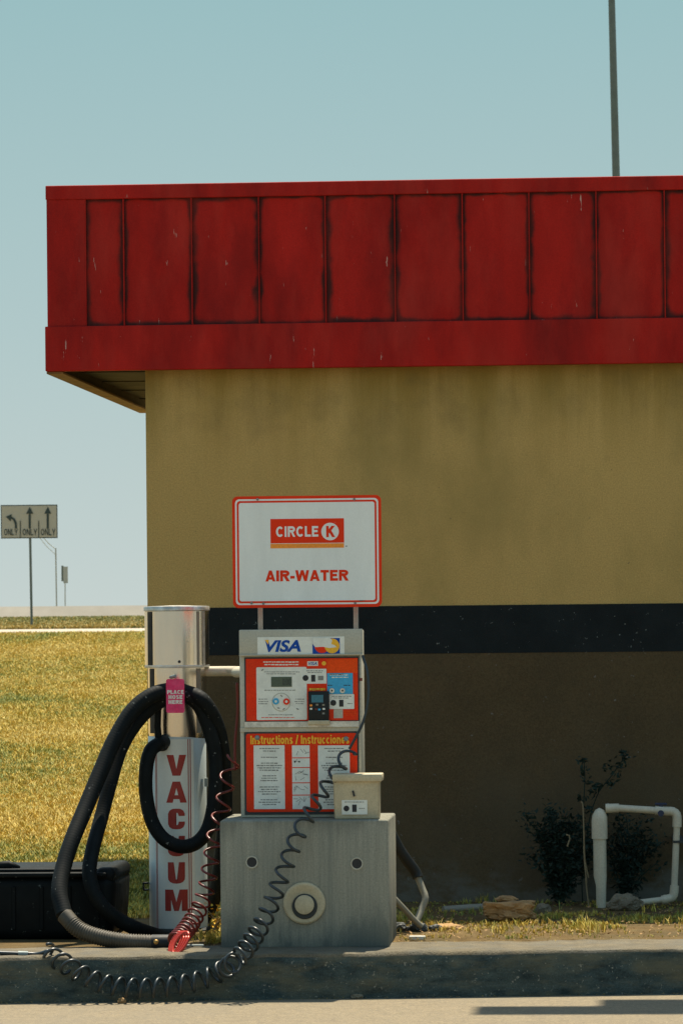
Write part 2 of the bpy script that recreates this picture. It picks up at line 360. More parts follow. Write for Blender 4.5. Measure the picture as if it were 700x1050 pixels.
def stext(bm, s, u0, v0, u1, v1, Y, w=.2, gap=.10, place=None):
    """strokes overlap, so neighbours are stepped a hair towards the viewer"""
    polys, W = stext_faces(s, w, gap); x0, x1, z0, z1 = UX(u0, v0, u1, v1, Y)
    for k, pl in enumerate(polys):
        yy = Y - (k % 23) * .00002
        vs = [bm.verts.new(place(x / W, y) if place else (x0 + x / W * (x1 - x0), yy, z0 + y * (z1 - z0))) for x, y in pl]
        try: f = bm.faces.new(vs); f.normal_update()
        except ValueError: continue
        if not place and f.normal.y > 0: f.normal_flip()
    return bm
def ptext(bm, s, u0, v0, u1, v1, Y, **k): return text_on(bm, s, *UX(u0, v0, u1, v1, Y), Y, **k)

# ------------------------------------------------------------ kerb line and ground
K0 = PZ(0, 981.5, 0); K1 = PZ(700, 972.0, 0)
kd = (K1 - K0); kd.z = 0; kd.normalize(); kn = Vector((-kd.y, kd.x, 0))      # kn points away from the camera
RZ = -0.205
def KP(t, s, z): p = K0 + kd * t + kn * s; return Vector((p.x, p.y, z))
def kerb_y(x): return K0.y + (x - K0.x) * kd.y / kd.x
def terr(s):
    """ground height at distance s behind the kerb face"""
    tab = [(-9000, -0.30), (0.20, -0.30), (0.30, -0.02), (1.0, -0.005), (4, 0.0), (8, 0.03), (105.5, 0.945), (108.5, 0.98), (117, 1.09), (125, 1.16), (153, 1.43), (162, 1.40), (175, 1.2), (9000, 1.2)]
    for (a, b), (c, d) in zip(tab, tab[1:]):
        if s <= c: return b + (d - b) * (s - a) / (c - a)
    return 1.2
bm = NB()
ss = [-6000, -400, -60, -10, 0.2, .3, .6, 1, 2, 3, 4, 6, 8] + [8 + 4 * i for i in range(1, 25)] + [108, 108.5, 117, 125, 139, 153, 162, 175, 400, 1500, 7000]
tt = [-5000, -400, -80, -30, -12, -8, -5, -3, -1, 0, 1, 2, 3, 4, 6, 9, 14, 30, 80, 400, 5000]
gv = [[bm.verts.new(KP(t, s, terr(s) + (0.012 * mnoise.noise(Vector((t, s, 0))) if 0.6 < s < 9 else 0))) for t in tt] for s in ss]
for i in range(len(ss) - 1):
    for j in range(len(tt) - 1): bm.faces.new((gv[i][j], gv[i][j + 1], gv[i + 1][j + 1], gv[i + 1][j]))
struct(obj('ground', bm, m_dirt, smooth=False))
bm = NB()
q = [KP(-300, -400, RZ), KP(300, -400, RZ), KP(300, 0.05, RZ), KP(-300, 0.05, RZ)]
bm.faces.new([bm.verts.new(p) for p in q]); struct(obj('forecourt', bm, m_road))
# kerb: rounded nose, rough top, dirty face
bm = NB(); prof = [(0.0, -0.32), (0.0, RZ + .002), (0.006, -0.06), (0.008, -0.020), (0.018, -0.006), (0.034, -0.001), (0.2, 0.0), (0.47, 0.003), (0.485, -0.02), (0.485, -0.32)]
T = [-60, -20, -8] + [i * .04 - 1.5 for i in range(0, 160)] + [6, 12, 30, 60]
rows = []
for t in T:
    row = []
    for i, (s, z) in enumerate(prof):
        n = mnoise.noise(Vector((t * 3, s * 9, z * 9))) * .006 + mnoise.noise(Vector((t * 14, s * 20, z * 9))) * .004
        row.append(bm.verts.new(KP(t, s + (n if i in (2, 3, 4) else 0), z + (n if 2 < i < 8 else 0))))
    rows.append(row)
for a, b in zip(rows, rows[1:]):
    for i in range(len(prof) - 1):
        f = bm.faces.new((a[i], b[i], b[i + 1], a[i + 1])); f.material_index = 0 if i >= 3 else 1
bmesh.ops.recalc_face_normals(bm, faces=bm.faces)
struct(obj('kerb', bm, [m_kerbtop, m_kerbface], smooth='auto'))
bm = NB(); tv = [-4, -1, 1.2, 2, 3, 4, 5, 6, 9]; sv = [.486, .7, 1, 1.5, 2, 2.5, 3.2]
gg = [[bm.verts.new(KP(t, sq, terr(sq) + .012 + .006 * mnoise.noise(Vector((t * 3, sq * 4, 2))))) for t in tv] for sq in sv]
for i in range(len(sv) - 1):
    for j in range(len(tv) - 1): bm.faces.new((gg[i][j], gg[i][j + 1], gg[i + 1][j + 1], gg[i + 1][j]))
m_soil = mat('verge_soil', (0.12, 0.080, 0.033), 0.95, var=0.4, scale=8, bump=.8, bscale=60, stain=(0.05, 0.05, 0.03), stain_scale=4, stain_amt=.9, spec=.1, fine=.15)
struct(obj('soil', bm, m_soil))
# far road across the field and grass bank road shoulder
bm = NB(); bm.faces.new([bm.verts.new(p) for p in (KP(-500, 105.6, .962), KP(500, 105.6, .962), KP(500, 117, 1.106), KP(-500, 117, 1.106))])
struct(obj('road', bm, m_farroad))
# concrete barrier of the raised highway
bm = NB()
pr = [(155.6, 1.0), (155.6, 1.42), (155.65, 1.45), (156.2, 1.96), (156.5, 1.96), (156.6, 1.58), (156.75, 1.50), (156.75, 1.0)]
a = [bm.verts.new(KP(-220, s, z + .02)) for s, z in pr]; b = [bm.verts.new(KP(120, s, z - .0)) for s, z in pr]
for i in range(len(pr)): bm.faces.new((a[i], b[i], b[(i + 1) % len(pr)], a[(i + 1) % len(pr)]))
bm.faces.new(a); bm.faces.new(b[::-1]); bmesh.ops.recalc_face_normals(bm, faces=bm.faces)
tag(obj('concrete_barrier', bm, m_barrier), 'long low pale concrete barrier along the highway on the horizon', 'barrier')

# ------------------------------------------------------------ building
WY = 2.7; WX0 = P(150.5, 530, WY).x; WX1 = WX0 + 7.0; BD = 4.20
zfb = P(400, 377, WY).z; zstT = P(425, 621.2, WY).z; zstB = P(450, 670, WY).z
OVL = WX0 - P(49.5, 382, WY - .08).x
FY = WY - 0.08
b_ = thing('store_building', 'low tan stucco building with red metal parapet and black painted band', 'building', ((WX0 + WX1) / 2, WY, 0))
yb = WY + BD - 0.35
bm = NB()
box(bm, WX0, WX1, WY, yb, -0.05, zfb + .3)
obj('wall', bm, m_tan, b_)
bm = NB(); box(bm, WX0 - .004, WX1 + .004, WY - .004, yb + .004, -0.05, zstB)
obj('lower_wall', bm, m_brown, b_, label='dark brown painted lower wall')
bm = NB(); box(bm, WX0 - .006, WX1 + .006, WY - .006, yb + .006, zstB, zstT)
obj('painted_band', bm, m_band, b_)
FX0 = WX0 - OVL; FX1 = WX1 + OVL; FYB = FY + BD
zbandT = P(50, 335, FY).z; zcapB = P(50, 205, FY).z; zcapT = P(50, 190.5, FY).z
# lower fascia band, slightly proud
def ring(bm, o, z0, z1, th):
    """four boards round the roof; o = outward offset"""
    x0, x1, y0, y1 = FX0 - o, FX1 + o, FY - o, FYB + o
    box(bm, x0, x1, y0, y0 + th, z0, z1, .003, 1); box(bm, x0, x1, y1 - th, y1, z0, z1, .003, 1)
    box(bm, x0, x0 + th, y0 + th, y1 - th, z0, z1, 0); box(bm, x1 - th, x1, y0 + th, y1 - th, z0, z1, 0)
bm = NB(); ring(bm, 0.012, zfb, zbandT, .05); obj('fascia_band', bm, m_red, b_)
bm = NB(); ring(bm, 0.004, zcapB, zcapT, .05); obj('parapet_cap', bm, m_red, b_)
# panels: red sheet with grime that keeps off the middle of every pan
seams_u = [88, 127, 196.7, 265.5, 333.6, 404.7, 474, 542.3, 611, 681, 750, 819]
sx = [P(u, 265, FY).x for u in seams_u]
while sx[-1] < FX1 - .35: sx.append(sx[-1] + .345)
m_pan = mat('red_pan_metal', RED, 0.7, spec=.15, var=0.2, scale=2.5, bump=0.06, bscale=30, stain=(0.15, 0.006, 0.005), stain_scale=2.0, stain_amt=0.8, stretch=(1.3, 1, .5), chips=(0.5, 0.30, 0.24), chip_thr=0.785, chip_scale=40, cst=(1, 1, .16))
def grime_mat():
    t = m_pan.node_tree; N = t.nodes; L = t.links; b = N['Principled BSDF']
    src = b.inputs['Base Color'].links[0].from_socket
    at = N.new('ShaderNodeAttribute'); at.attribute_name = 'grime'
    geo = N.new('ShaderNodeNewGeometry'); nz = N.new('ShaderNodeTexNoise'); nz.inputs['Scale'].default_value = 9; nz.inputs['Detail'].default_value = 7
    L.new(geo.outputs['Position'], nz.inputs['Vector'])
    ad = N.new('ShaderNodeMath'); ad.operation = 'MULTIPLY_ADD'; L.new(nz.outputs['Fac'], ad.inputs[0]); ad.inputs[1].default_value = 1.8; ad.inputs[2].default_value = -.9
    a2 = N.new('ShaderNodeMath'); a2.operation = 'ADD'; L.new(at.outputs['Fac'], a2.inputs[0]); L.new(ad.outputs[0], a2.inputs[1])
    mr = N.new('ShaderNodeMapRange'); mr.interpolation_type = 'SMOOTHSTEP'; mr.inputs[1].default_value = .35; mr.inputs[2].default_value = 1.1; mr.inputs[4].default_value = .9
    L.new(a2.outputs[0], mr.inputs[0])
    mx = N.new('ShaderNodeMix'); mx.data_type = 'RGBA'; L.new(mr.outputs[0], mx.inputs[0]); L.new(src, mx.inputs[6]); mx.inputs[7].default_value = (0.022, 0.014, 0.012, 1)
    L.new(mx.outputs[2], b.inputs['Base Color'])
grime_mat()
def pans(bm, x0, x1, z0, z1, y, lay, nx=30, nz=44, wide=True):
    vs = []; rw = random.uniform(.03, .062)
    for i in range(nx + 1):
        for j in range(nz + 1):
            x = x0 + (x1 - x0) * i / nx; z = z0 + (z1 - z0) * j / nz
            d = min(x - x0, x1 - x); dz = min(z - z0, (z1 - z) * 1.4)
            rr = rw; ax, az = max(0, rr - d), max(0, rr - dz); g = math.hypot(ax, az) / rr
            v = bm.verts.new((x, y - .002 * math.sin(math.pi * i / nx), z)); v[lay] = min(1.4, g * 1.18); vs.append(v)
    for i in range(nx):
        for j in range(nz):
            k = i * (nz + 1) + j; bm.faces.new((vs[k], vs[k + nz + 1], vs[k + nz + 2], vs[k + 1]))
PYY = FY + .018
edges = [FX0 + .004] + sx + [FX1 - .004]
for i in range(len(edges) - 1):
    if edges[i] > P(900, 265, FY).x: pass
bm = NB(); lay = bm.verts.layers.float.new('grime')
for a, c in zip(sx, sx[1:] + [FX1 - .01]): pans(bm, a + .004, c - .004, zbandT + .001, zcapB - .001, PYY, lay)
obj('parapet_panel', bm, m_pan, b_, smooth=True)
bm = NB(); box(bm, FX0, sx[0] - .003, FY + .001, FY + .03, zbandT + .001, zcapB - .001)            # corner trim
box(bm, FX0, FX0 + .03, FY + .031, FYB, zbandT + .001, zcapB - .001)
box(bm, FX1 - .03, FX1, FY + .031, FYB, zbandT + .001, zcapB - .001)
box(bm, FX0 + .03, FX1 - .03, FYB - .03, FYB, zbandT + .001, zcapB - .001)
obj('corner_trim', bm, m_red, b_)
for x in sx:
    bm = NB(); box(bm, x - .003, x + .003, FY - .002, PYY + .004, zbandT + .001, zcapB - .001, .001, 1)
    obj('seam', bm, m_red, b_)
    if x > P(760, 265, FY).x: break
bm = NB(); box(bm, FX0 + .05, FX1 - .05, FY + .05, FYB - .05, zcapT - .12, zcapT - .06); obj('roof', bm, m_roof, b_)
bm = NB()
box(bm, FX0 + .055, WX0 - .001, FY + .055, FYB - .055, zfb + .05, zfb + .08)
box(bm, WX0 - .001, WX1 + .001, yb + .001, FYB - .055, zfb + .05, zfb + .08)
box(bm, WX1 + .001, FX1 - .055, FY + .055, FYB - .055, zfb + .05, zfb + .08)
box(bm, FX0 + .0385, FX0 + .0545, FY + .039, FYB - .055, zfb + .0005, zfb + .0495)
for k in range(1, 5): box(bm, FX0 + .055, WX0 - .001, FY + k * .9, FY + k * .9 + .012, zfb + .044, zfb + .0495)
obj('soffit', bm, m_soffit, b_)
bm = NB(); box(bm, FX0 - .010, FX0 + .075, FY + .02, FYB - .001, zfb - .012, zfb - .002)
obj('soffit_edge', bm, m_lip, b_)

def add_stain(m, col, z0, z1, amt, sc, stretch, lo=.42, hi=.7):
    t = m.node_tree; N = t.nodes; L = t.links; b = N['Principled BSDF']; src = b.inputs['Base Color'].links[0].from_socket
    geo = N.new('ShaderNodeNewGeometry'); sp = N.new('ShaderNodeSeparateXYZ'); L.new(geo.outputs['Position'], sp.inputs[0])
    mp = N.new('ShaderNodeMapping'); mp.inputs['Scale'].default_value = stretch; mp.inputs['Location'].default_value = (3.3, 1.1, 7.7); L.new(geo.outputs['Position'], mp.inputs['Vector'])
    nz = N.new('ShaderNodeTexNoise'); nz.inputs['Scale'].default_value = sc; nz.inputs['Detail'].default_value = 7; nz.inputs['Roughness'].default_value = .65; L.new(mp.outputs[0], nz.inputs['Vector'])
    a = N.new('ShaderNodeMapRange'); a.inputs[1].default_value = z0; a.inputs[2].default_value = z1; L.new(sp.outputs['Z'], a.inputs[0])
    a2 = N.new('ShaderNodeMath'); a2.operation = 'MULTIPLY_ADD'; L.new(a.outputs[0], a2.inputs[0]); a2.inputs[1].default_value = .30; a2.inputs[2].default_value = -.15
    ad = N.new('ShaderNodeMath'); ad.operation = 'ADD'; L.new(nz.outputs['Fac'], ad.inputs[0]); L.new(a2.outputs[0], ad.inputs[1])
    r = N.new('ShaderNodeMapRange'); r.inputs[1].default_value = lo; r.inputs[2].default_value = hi; r.inputs[4].default_value = amt; L.new(ad.outputs[0], r.inputs[0])
    mm = N.new('ShaderNodeMath'); mm.operation = 'MULTIPLY'; L.new(r.outputs[0], mm.inputs[0]); L.new(a.outputs[0], mm.inputs[1])
    mx = N.new('ShaderNodeMix'); mx.data_type = 'RGBA'; L.new(mm.outputs[0], mx.inputs[0]); L.new(src, mx.inputs[6]); mx.inputs[7].default_value = (*col, 1); L.new(mx.outputs[2], b.inputs['Base Color'])
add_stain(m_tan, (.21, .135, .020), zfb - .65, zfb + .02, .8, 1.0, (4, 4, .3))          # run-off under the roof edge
add_stain(m_tan, (.07, .06, .035), zfb - .9, zfb - .2, .22, 4.0, (1, 1, 1), .62, .80)    # mildew spots
add_stain(m_brown, (.13, .135, .115), .38, .05, .75, 6.0, (1, 1, 1.6), .50, .68)          # splash and efflorescence at the foot
add_stain(m_kerbface, (.17, .145, .085), -9, -8, .7, 5.0, (.7, 1, 2.2), .60, .82)
add_stain(m_road, (.10, .085, .06), -9, -8, .5, 60, (1, 1, 1), .62, .8)
add_stain(m_brown, (.10, .085, .055), 1.35, 0.6, .4, 1.3, (1, 1, .5), .50, .75)
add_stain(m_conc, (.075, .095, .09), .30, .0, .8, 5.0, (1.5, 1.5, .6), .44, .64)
add_stain(m_conc, (.10, .10, .08), .42, .565, .5, 6.0, (2.5, 2.5, .3), .50, .66)
for m in (m_red, m_pan): add_stain(m, (.47, .045, .028), -9, -8, .55, 1.6, (2.2, 1, .8), .62, .95)
# ------------------------------------------------------------ pedestal
BX0 = P(226, 905, 0).x; BX1 = P(398.5, 905, 0).x; BZ = P(312, 841, 0).z; BDp = .62
def block():
    bm = NB(); box(bm, BX0, BX1, 0, BDp, -0.005, BZ, .010, 3); return bm
p_ = thing('concrete_pedestal', 'large square grey concrete pedestal carrying the air and water machine', 'pedestal', ((BX0 + BX1) / 2, BDp / 2, 0))
o = obj('block', block(), m_conc, p_, smooth='auto')
def flange(u, v, r, name='port'):
    c = P(u, v, 0)
    bm = NB(); lathe(bm, c.x, c.z, [(r * .78, 0.0005), (r * .82, -.005), (r, -.005), (r, 0.0005)], 28, 'Y')
    bmesh.ops.delete(bm, geom=[f for f in bm.faces if len(f.verts) > 4], context='FACES')
    f = obj(name, bm, m_cab, p_, smooth='auto')
    bm = NB(); lathe(bm, c.x, c.z, [(r * .80, -.0025), (r * .80, 0.0005)], 28, 'Y'); obj('hole', bm, m_ink, f)
flange(258.3, 884, .028); flange(365.8, 885.5, .028)
c = P(312, 926, 0)
bm = NB(); lathe(bm, c.x, c.z, [(.0, -.006), (.052, -.006), (.066, -.009), (.083, -.014), (.094, -.012), (.096, .001)], 44, 'Y')
f = obj('outlet_flange', bm, m_box, p_, smooth=True)
bm = NB(); lathe(bm, c.x + .002, c.z - .006, [(.0, -.034), (.038, -.034), (.043, -.031), (.044, -.0095)], 36, 'Y'); obj('outlet_plug', bm, m_box, f, smooth='auto')
bm = NB(); lathe(bm, c.x + .002, c.z - .015, [(.040, -.0165), (.053, -.0168), (.056, -.0155), (.058, -.006)], 36, 'Y')  # dark ring set low, painting a crescent of shade under the plug
obj('plug_shade_ring', bm, m_cabdark, f)

# ------------------------------------------------------------ air and water machine
CY = .22
X0, X1, Z0, Z1 = UX(246.0, 646.5, 369.5, 838, CY); Z0 = BZ; CDp = .30
a_ = thing('air_water_machine', 'grey coin machine with orange red panels and card logos on the concrete pedestal', 'air machine', ((X0 + X1) / 2, CY + CDp / 2, BZ))
bm = NB(); box(bm, X0, X1, CY + .008, CY + CDp, Z0 + .001, Z1, .006, 2)
cab = obj('cabinet', bm, m_cab, a_, smooth='auto')
# header with lip
x0, x1, z0, z1 = UX(245.2, 646, 371.6, 672, CY - .012)
bm = NB(); box(bm, x0, x1, CY - .012, CY + .0085, z0, z1 + .003, .004, 2); box(bm, x0, x1, CY - .020, CY - .0125, z0, z0 + .006, .001, 1)
hd = obj('header', bm, m_cab, a_, smooth='auto')
HY = CY - .012
def rect_part(name, u0, v0, u1, v1, Y, th, m, parent, r=0.0, label=None):
    x0, x1, z0, z1 = UX(u0, v0, u1, v1, Y - th)
    bm = NB()
    if r > 0: prism(bm, rrect(x0, x1, z0, z1, r), Y, th)
    else: box(bm, x0, x1, Y - th, Y, z0, z1)
    return obj(name, bm, m, parent, label=label)
def disc_part(name, u, v, r, Y, th, m, parent):
    c = P(u, v, Y - th); bm = NB(); prism(bm, disc(c.x, c.z, r), Y, th); return obj(name, bm, m, parent)
st = rect_part('card_sticker', 264, 653, 353, 671.3, HY, .0012, m_white, hd)
Yt = HY - .0018
bm = NB(); ptext(bm, 'VISA', 272, 656.3, 308.5, 668.6, Yt, bold=.036, shear=.22); obj('visa_lettering', bm, m_blue, hd)
bm = NB(); p = [P(271.6, 656.2, Yt), P(275.6, 656.2, Yt), P(275.0, 661, Yt)]; bm.faces.new([bm.verts.new(Vector((q.x, Yt - .0004, q.z))) for q in (p[0], p[2], p[1])]); obj('visa_corner', bm, m_yel, hd)
rect_part('card_logo', 320.3, 654.3, 348.3, 670.3, HY - .0012, .0008, m_blue, hd)
def arc_poly(name, u, v, r, Y, m, a0, a1, parent):
    c = P(u, v, Y); bm = NB(); prism(bm, disc(c.x, c.z, r, 26, a0, a1), Y, .0005); return obj(name, bm, m, parent)
arc_poly('logo_disc', 330, 662, .034, HY - .0021, m_signred, 180, 360, hd)
arc_poly('logo_disc', 340.3, 662.3, .034, HY - .0027, m_yel, 0, 360, hd)
bm = NB(); pts = [(320.5, 660), (320.3, 654), (338, 653.6), (340.5, 656.5), (339.5, 660.5), (343, 661.5), (345, 663.5), (338, 664.5), (331, 663.2), (323, 663.6)]
prism(bm, [(P(u, v, HY).x, P(u, v, HY).z) for u, v in pts], HY - .0033, .0004); obj('torn_patch', bm, m_white, hd)
# upper panel
fr = rect_part('panel_frame', 250.8, 673.6, 368.3, 745.5, CY + .008, .004, m_cabdark, a_)
PY = CY + .004
up = rect_part('control_panel', 252.4, 675.2, 366.8, 739, PY, .003, m_orange, a_)
rect_part('ledge', 250.9, 739.8, 368.0, 745.6, PY, .010, m_steelcap, a_)
Y1 = PY - .003
rect_part('orange_area', 335, 675.8, 366.4, 690, Y1, .0006, m_orange2, up)
rect_part('instruction_plate', 263, 684, 314.5, 738.2, Y1, .0015, m_white, up, .006)
Y2 = Y1 - .0015
rect_part('display', 278, 694, 299.2, 704.3, Y2, .0015, m_lcd, up)
bm = NB(); ptext(bm, '0:00', 289.5, 695.8, 298, 702.6, Y2 - .002, bold=.0); obj('display_digits', bm, m_ink, up)
dl = disc_part('dial', 288.3, 720, .043, Y2, .001, m_cab, up)
disc_part('dial_face', 288.3, 720, .039, Y2 - .001, .001, m_white, up)
disc_part('button', 282.8, 719.2, .0145, Y2 - .002, .004, m_cyan, up)
disc_part('button', 293.6, 719.4, .0145, Y2 - .002, .004, m_signred, up)
disc_part('button_centre', 293.6, 719.4, .006, Y2 - .006, .0006, m_white, up)
disc_part('button_centre', 282.8, 719.2, .006, Y2 - .006, .0006, m_white, up)
def bars(name, lines, Y, m, parent, h=.9, seed=1):
    """illegible small print: lines = (u0, u1, v)"""
    rr = random.Random(seed); bm = NB()
    for u0, u1, v in lines:
        u = u0
        while u < u1 - .4:
            wd = min(rr.uniform(1.2, 4.2), u1 - u); x0, x1, z0, z1 = UX(u, v, u + wd, v + h * rr.uniform(.75, 1.1), Y)
            bm.faces.new([bm.verts.new(p) for p in ((x0, Y, z0), (x1, Y, z0), (x1, Y, z1), (x0, Y, z1))]); u += wd + .55
    return obj(name, bm, m, parent)
bars('small_print', [(270, 307, 678.2), (271, 306, 680.9)], Y1 - .0008, m_white, up, 1.3, 3)
bars('small_print', [(271, 307, 688.6), (273, 303, 690.6), (271, 303, 707.4), (265, 274, 716.5), (265, 275, 719), (265, 274, 721.2), (303, 312, 716.5), (302, 312, 719), (303, 311, 721.2), (275, 300, 732.6)], Y2 - .0006, m_grey, up, .8, 4)
bars('small_print', [(268, 302, 735.4)], Y2 - .0007, m_signred, up, .7, 5)
bm = NB(); 
for (u, v, a) in ((288.5, 713.5, .8), (285.5, 726, .2), (291, 727, 2.6), (305, 727, .5), (269, 687, 2.5)):
    c = P(u, v, Y2 - .003); bmesh.ops.create_circle(bm, cap_ends=True, radius=.007, segments=7, matrix=Matrix.Translation(c) @ Matrix.Rotation(a, 4, 'Y') @ Matrix.Rotation(R(90), 4, 'X') @ Matrix.Diagonal((1, .4, 1, 1)))
obj('arrow_marks', bm, m_grey, up)
rect_part('small_card_logo', 315, 678, 326, 682.8, Y1, .001, m_white, up)
bm = NB(); ptext(bm, 'VISA', 316, 678.8, 325, 682, Y1 - .0014, bold=.02, shear=.2); obj('visa_lettering', bm, m_blue, up)
disc_part('small_logo_disc', 329.5, 680.2, .0098, Y1, .001, m_signred, up); disc_part('small_logo_disc', 332, 680.2, .0098, Y1 - .001, .001, m_yel, up)
rect_part('payment_sticker', 310.5, 685.8, 334.6, 701, Y1 - .0016, .001, m_white, up, .003)
Y3 = Y1 - .0027
disc_part('coin_icon', 313.2, 695.2, .0135, Y3, .0006, m_ink, up); rect_part('note_icon', 319, 692, 323.2, 699, Y3, .0006, m_ink, up)
rect_part('note_icon', 326, 693, 331.5, 697.5, Y3, .0006, m_grey, up); bars('small_print', [(314, 332, 687.5), (315, 330, 689.3)], Y3 - .0003, m_grey, up, .8, 6)
ptb = NB(); ptext(ptb, 'INSERT COIN', 317, 706, 334, 708.8, Y1 - .0008, bold=.03)
ptb.free()
bars('yellow_print', [(317, 334, 705.6)], Y1 - .0008, m_yel, up, 2.6, 9)
# card reader
x0, x1, z0, z1 = UX(316, 708.8, 337, 739, Y1 - .03)
bm = NB(); box(bm, x0, x1, Y1 - .03, Y1, z0, z1, .004, 2); cr = obj('card_reader', bm, m_black, a_, smooth='auto')
bm = NB(); x0, x1, z0, z1 = UX(315.5, 738.8, 337.8, 743.4, Y1 - .04); box(bm, x0, x1, Y1 - .04, Y1, z0, z1, .003, 1); obj('reader_shelf', bm, m_box, cr)
YR = Y1 - .03
rect_part('reader_screen', 319.2, 712.6, 331.3, 720.3, YR, .001, m_screen, cr)
for u, v, mm in ((318.8, 723.3, m_signor), (325, 722.6, m_grpipe), (331.5, 722.8, m_grpipe), (318.8, 726.8, m_white), (324, 727.2, m_coilr), (327.3, 727.5, m_cyan), (331.8, 726.9, m_white), (331.5, 731.5, m_grey)):
    rect_part('key', u - 1.2, v - .9, u + 1.3, v + .9, YR, .002, mm, cr)
rect_part('cyan_sticker', 335.3, 690.2, 361.6, 711.6, Y1 - .0006, .001, m_cyan, up)
Y4 = Y1 - .0016
bars('small_print', [(338, 357, 691.6), (340, 357, 694)], Y4 - .0004, m_white, up, 1.1, 7); bars('small_print', [(336, 341, 702.3), (352, 359, 702.3), (338, 352, 691)], Y4 - .0005, m_ink, up, .9, 8)
for u in (340.2, 351): disc_part('round_lock', u, 708.2, .0115, Y4, .006, m_steelcap, up); disc_part('lock_centre', u, 708.2, .004, Y4 - .006, .001, m_ink, up)
rect_part('payment_sticker', 337.6, 711.8, 363, 727, Y4 - .0004, .0012, m_white, up, .003)
Y5 = Y4 - .0017
disc_part('coin_icon', 341.6, 720.7, .0135, Y5, .0006, m_ink, up); rect_part('note_icon', 347.6, 717.6, 352, 724.6, Y5, .0006, m_ink, up)
bars('small_print', [(340, 360, 713.6), (342, 358, 715.4), (356, 361, 721)], Y5 - .0003, m_grey, up, .8, 10)
rect_part('bare_patch', 342, 727.3, 351.4, 736.4, Y1 - .0006, .001, m_cab, up)
bars('small_print', [(352, 365, 729), (352, 365, 731), (353, 364, 733)], Y1 - .0008, m_orange2, up, .9, 11)
rect_part('red_mark', 367.4, 695.2, 371.4, 698.2, CY + .008, .001, m_coilr, a_)
# lower panel
rect_part('panel_frame', 250.6, 750.4, 368.0, 835.2, CY + .008, .004, m_cabdark, a_)
lp = rect_part('instruction_panel', 252.6, 752, 366.2, 832.4, PY, .003, m_orange, a_, .012)
bm = NB(); stext(bm, 'Instructions / Instrucciones', 256.8, 754.0, 357.8, 762.8, Y1 - .0007, .205, .085); obj('heading', bm, m_yel, lp)
for u0, u1 in ((260.3, 292.0), (299.6, 317.6), (326.2, 358.6)): rect_part('white_column', u0, 764.3, u1, 829.6, Y1, .0012, m_white, lp)
Y6 = Y1 - .0016
for u0, u1, sd in ((260.3, 292, 21), (326.2, 358.6, 22)):
    cu = (u0 + u1) / 2; L_ = []
    for v, wd in ((767, 20), (769.6, 13), (776, 17), (782, 17), (784.4, 26), (786.8, 24), (789.2, 20), (795, 14), (797.4, 16), (799.8, 18), (806.4, 20), (808.8, 17), (811.2, 23), (813.6, 15), (819.6, 18), (822, 22), (824.4, 14)):
        L_.append((cu - wd / 2, cu + wd / 2, v))
    bars('small_print', L_, Y6, m_grey, lp, 1.15, sd)
for v in (776.6, 786.6, 802.2, 814.8): rect_part('divider', 299.6, v, 317.6, v + .9, Y1 - .0012, .0005, m_orange, lp)
bm = NB(); rr = random.Random(5)
for k in range(26):
    u = rr.uniform(301, 315.5); v = rr.choice([770, 771, 781.5, 793, 796, 808, 809, 821, 822]) + rr.uniform(-2.5, 2.5); a = rr.uniform(0, 3.14)
    p = P(u, v, Y6); d = Vector((math.cos(a), 0, math.sin(a))) * .011; n = Vector((-math.sin(a), 0, math.cos(a))) * .0011
    bm.faces.new([bm.verts.new(q) for q in (p - d - n, p + d - n, p + d + n, p - d + n)])
obj('sketch_lines', bm, m_grey, lp)
for u in (302.4, 306.8): disc_part('bullet', u, 781, .004, Y6 + .0004, .0006, m_ink, lp)
for u, v in ((263.8, 756.4), (354.6, 757.6)):
    c = P(u, v, Y1); bm = NB(); lathe(bm, c.x, c.z, [(0, Y1 - .008), (.008, Y1 - .007), (.0115, Y1 - .003), (.0115, Y1)], 20, 'Y'); obj('bolt', bm, m_galv, a_, smooth=True)
# right-hand frame upright lip
rect_part('drip_edge', 246.2, 745.8, 369.3, 750, CY + .008, .006, m_cab, a_)

# ------------------------------------------------------------ sign on two posts
SY = .40
x0, x1, z0, z1 = UX(238.5, 508.3, 391, 622.8, SY)
s_ = thing('sign_board', 'white rounded sign with red border reading AIR-WATER above the machine', 'sign', ((x0 + x1) / 2, SY, BZ))
bm = NB(); prism(bm, rrect(x0, x1, z0, z1, .026, 8), SY + .003, .003); bd = obj('panel', bm, m_signred, s_)
def inset(px, m, k, name):
    d = px / 223.0; bm = NB(); prism(bm, rrect(x0 + d, x1 - d, z0 + d, z1 - d, max(.008, .026 - d * .5), 8), SY - .0009 * (k - 1), .0009); return obj(name, bm, m, s_)
inset(3.0, m_signwhite, 1, 'border_line'); inset(4.8, m_signred, 2, 'border_line'); inset(6.8, m_signwhite, 3, 'sign_face')
YS = SY - .0027
rect_part('logo_block', 277.3, 531.8, 352.6, 556.8, YS, .0008, m_signred, s_); rect_part('logo_underline', 277.3, 557.4, 352.6, 561.9, YS, .0008, m_signor, s_)
bm = NB(); stext(bm, 'CIRCLE', 283, 539.6, 326.3, 550.4, YS - .0013, .205, .12); obj('logo_lettering', bm, m_signwhite, s_)
disc_part('logo_circle', 338.3, 545, .0405, YS - .0008, .0007, m_signwhite, s_)
bm = NB(); Yk = YS - .0020; c = P(338.3, 545, Yk); sK = .0265
def kpoly(pts): bm.faces.new([bm.verts.new((c.x + x * sK, Yk, c.z + z * sK)) for x, z in pts])
stext(bm, 'K', 334.2, 539.2, 342.8, 550.8, Yk, .27, 0)
obj('logo_letter', bm, m_signred, s_)
bm = NB(); stext(bm, 'AIR-WATER', 272.3, 584.6, 356.8, 595.8, YS - .0006, .24, .08); obj('lettering', bm, m_signred, s_)
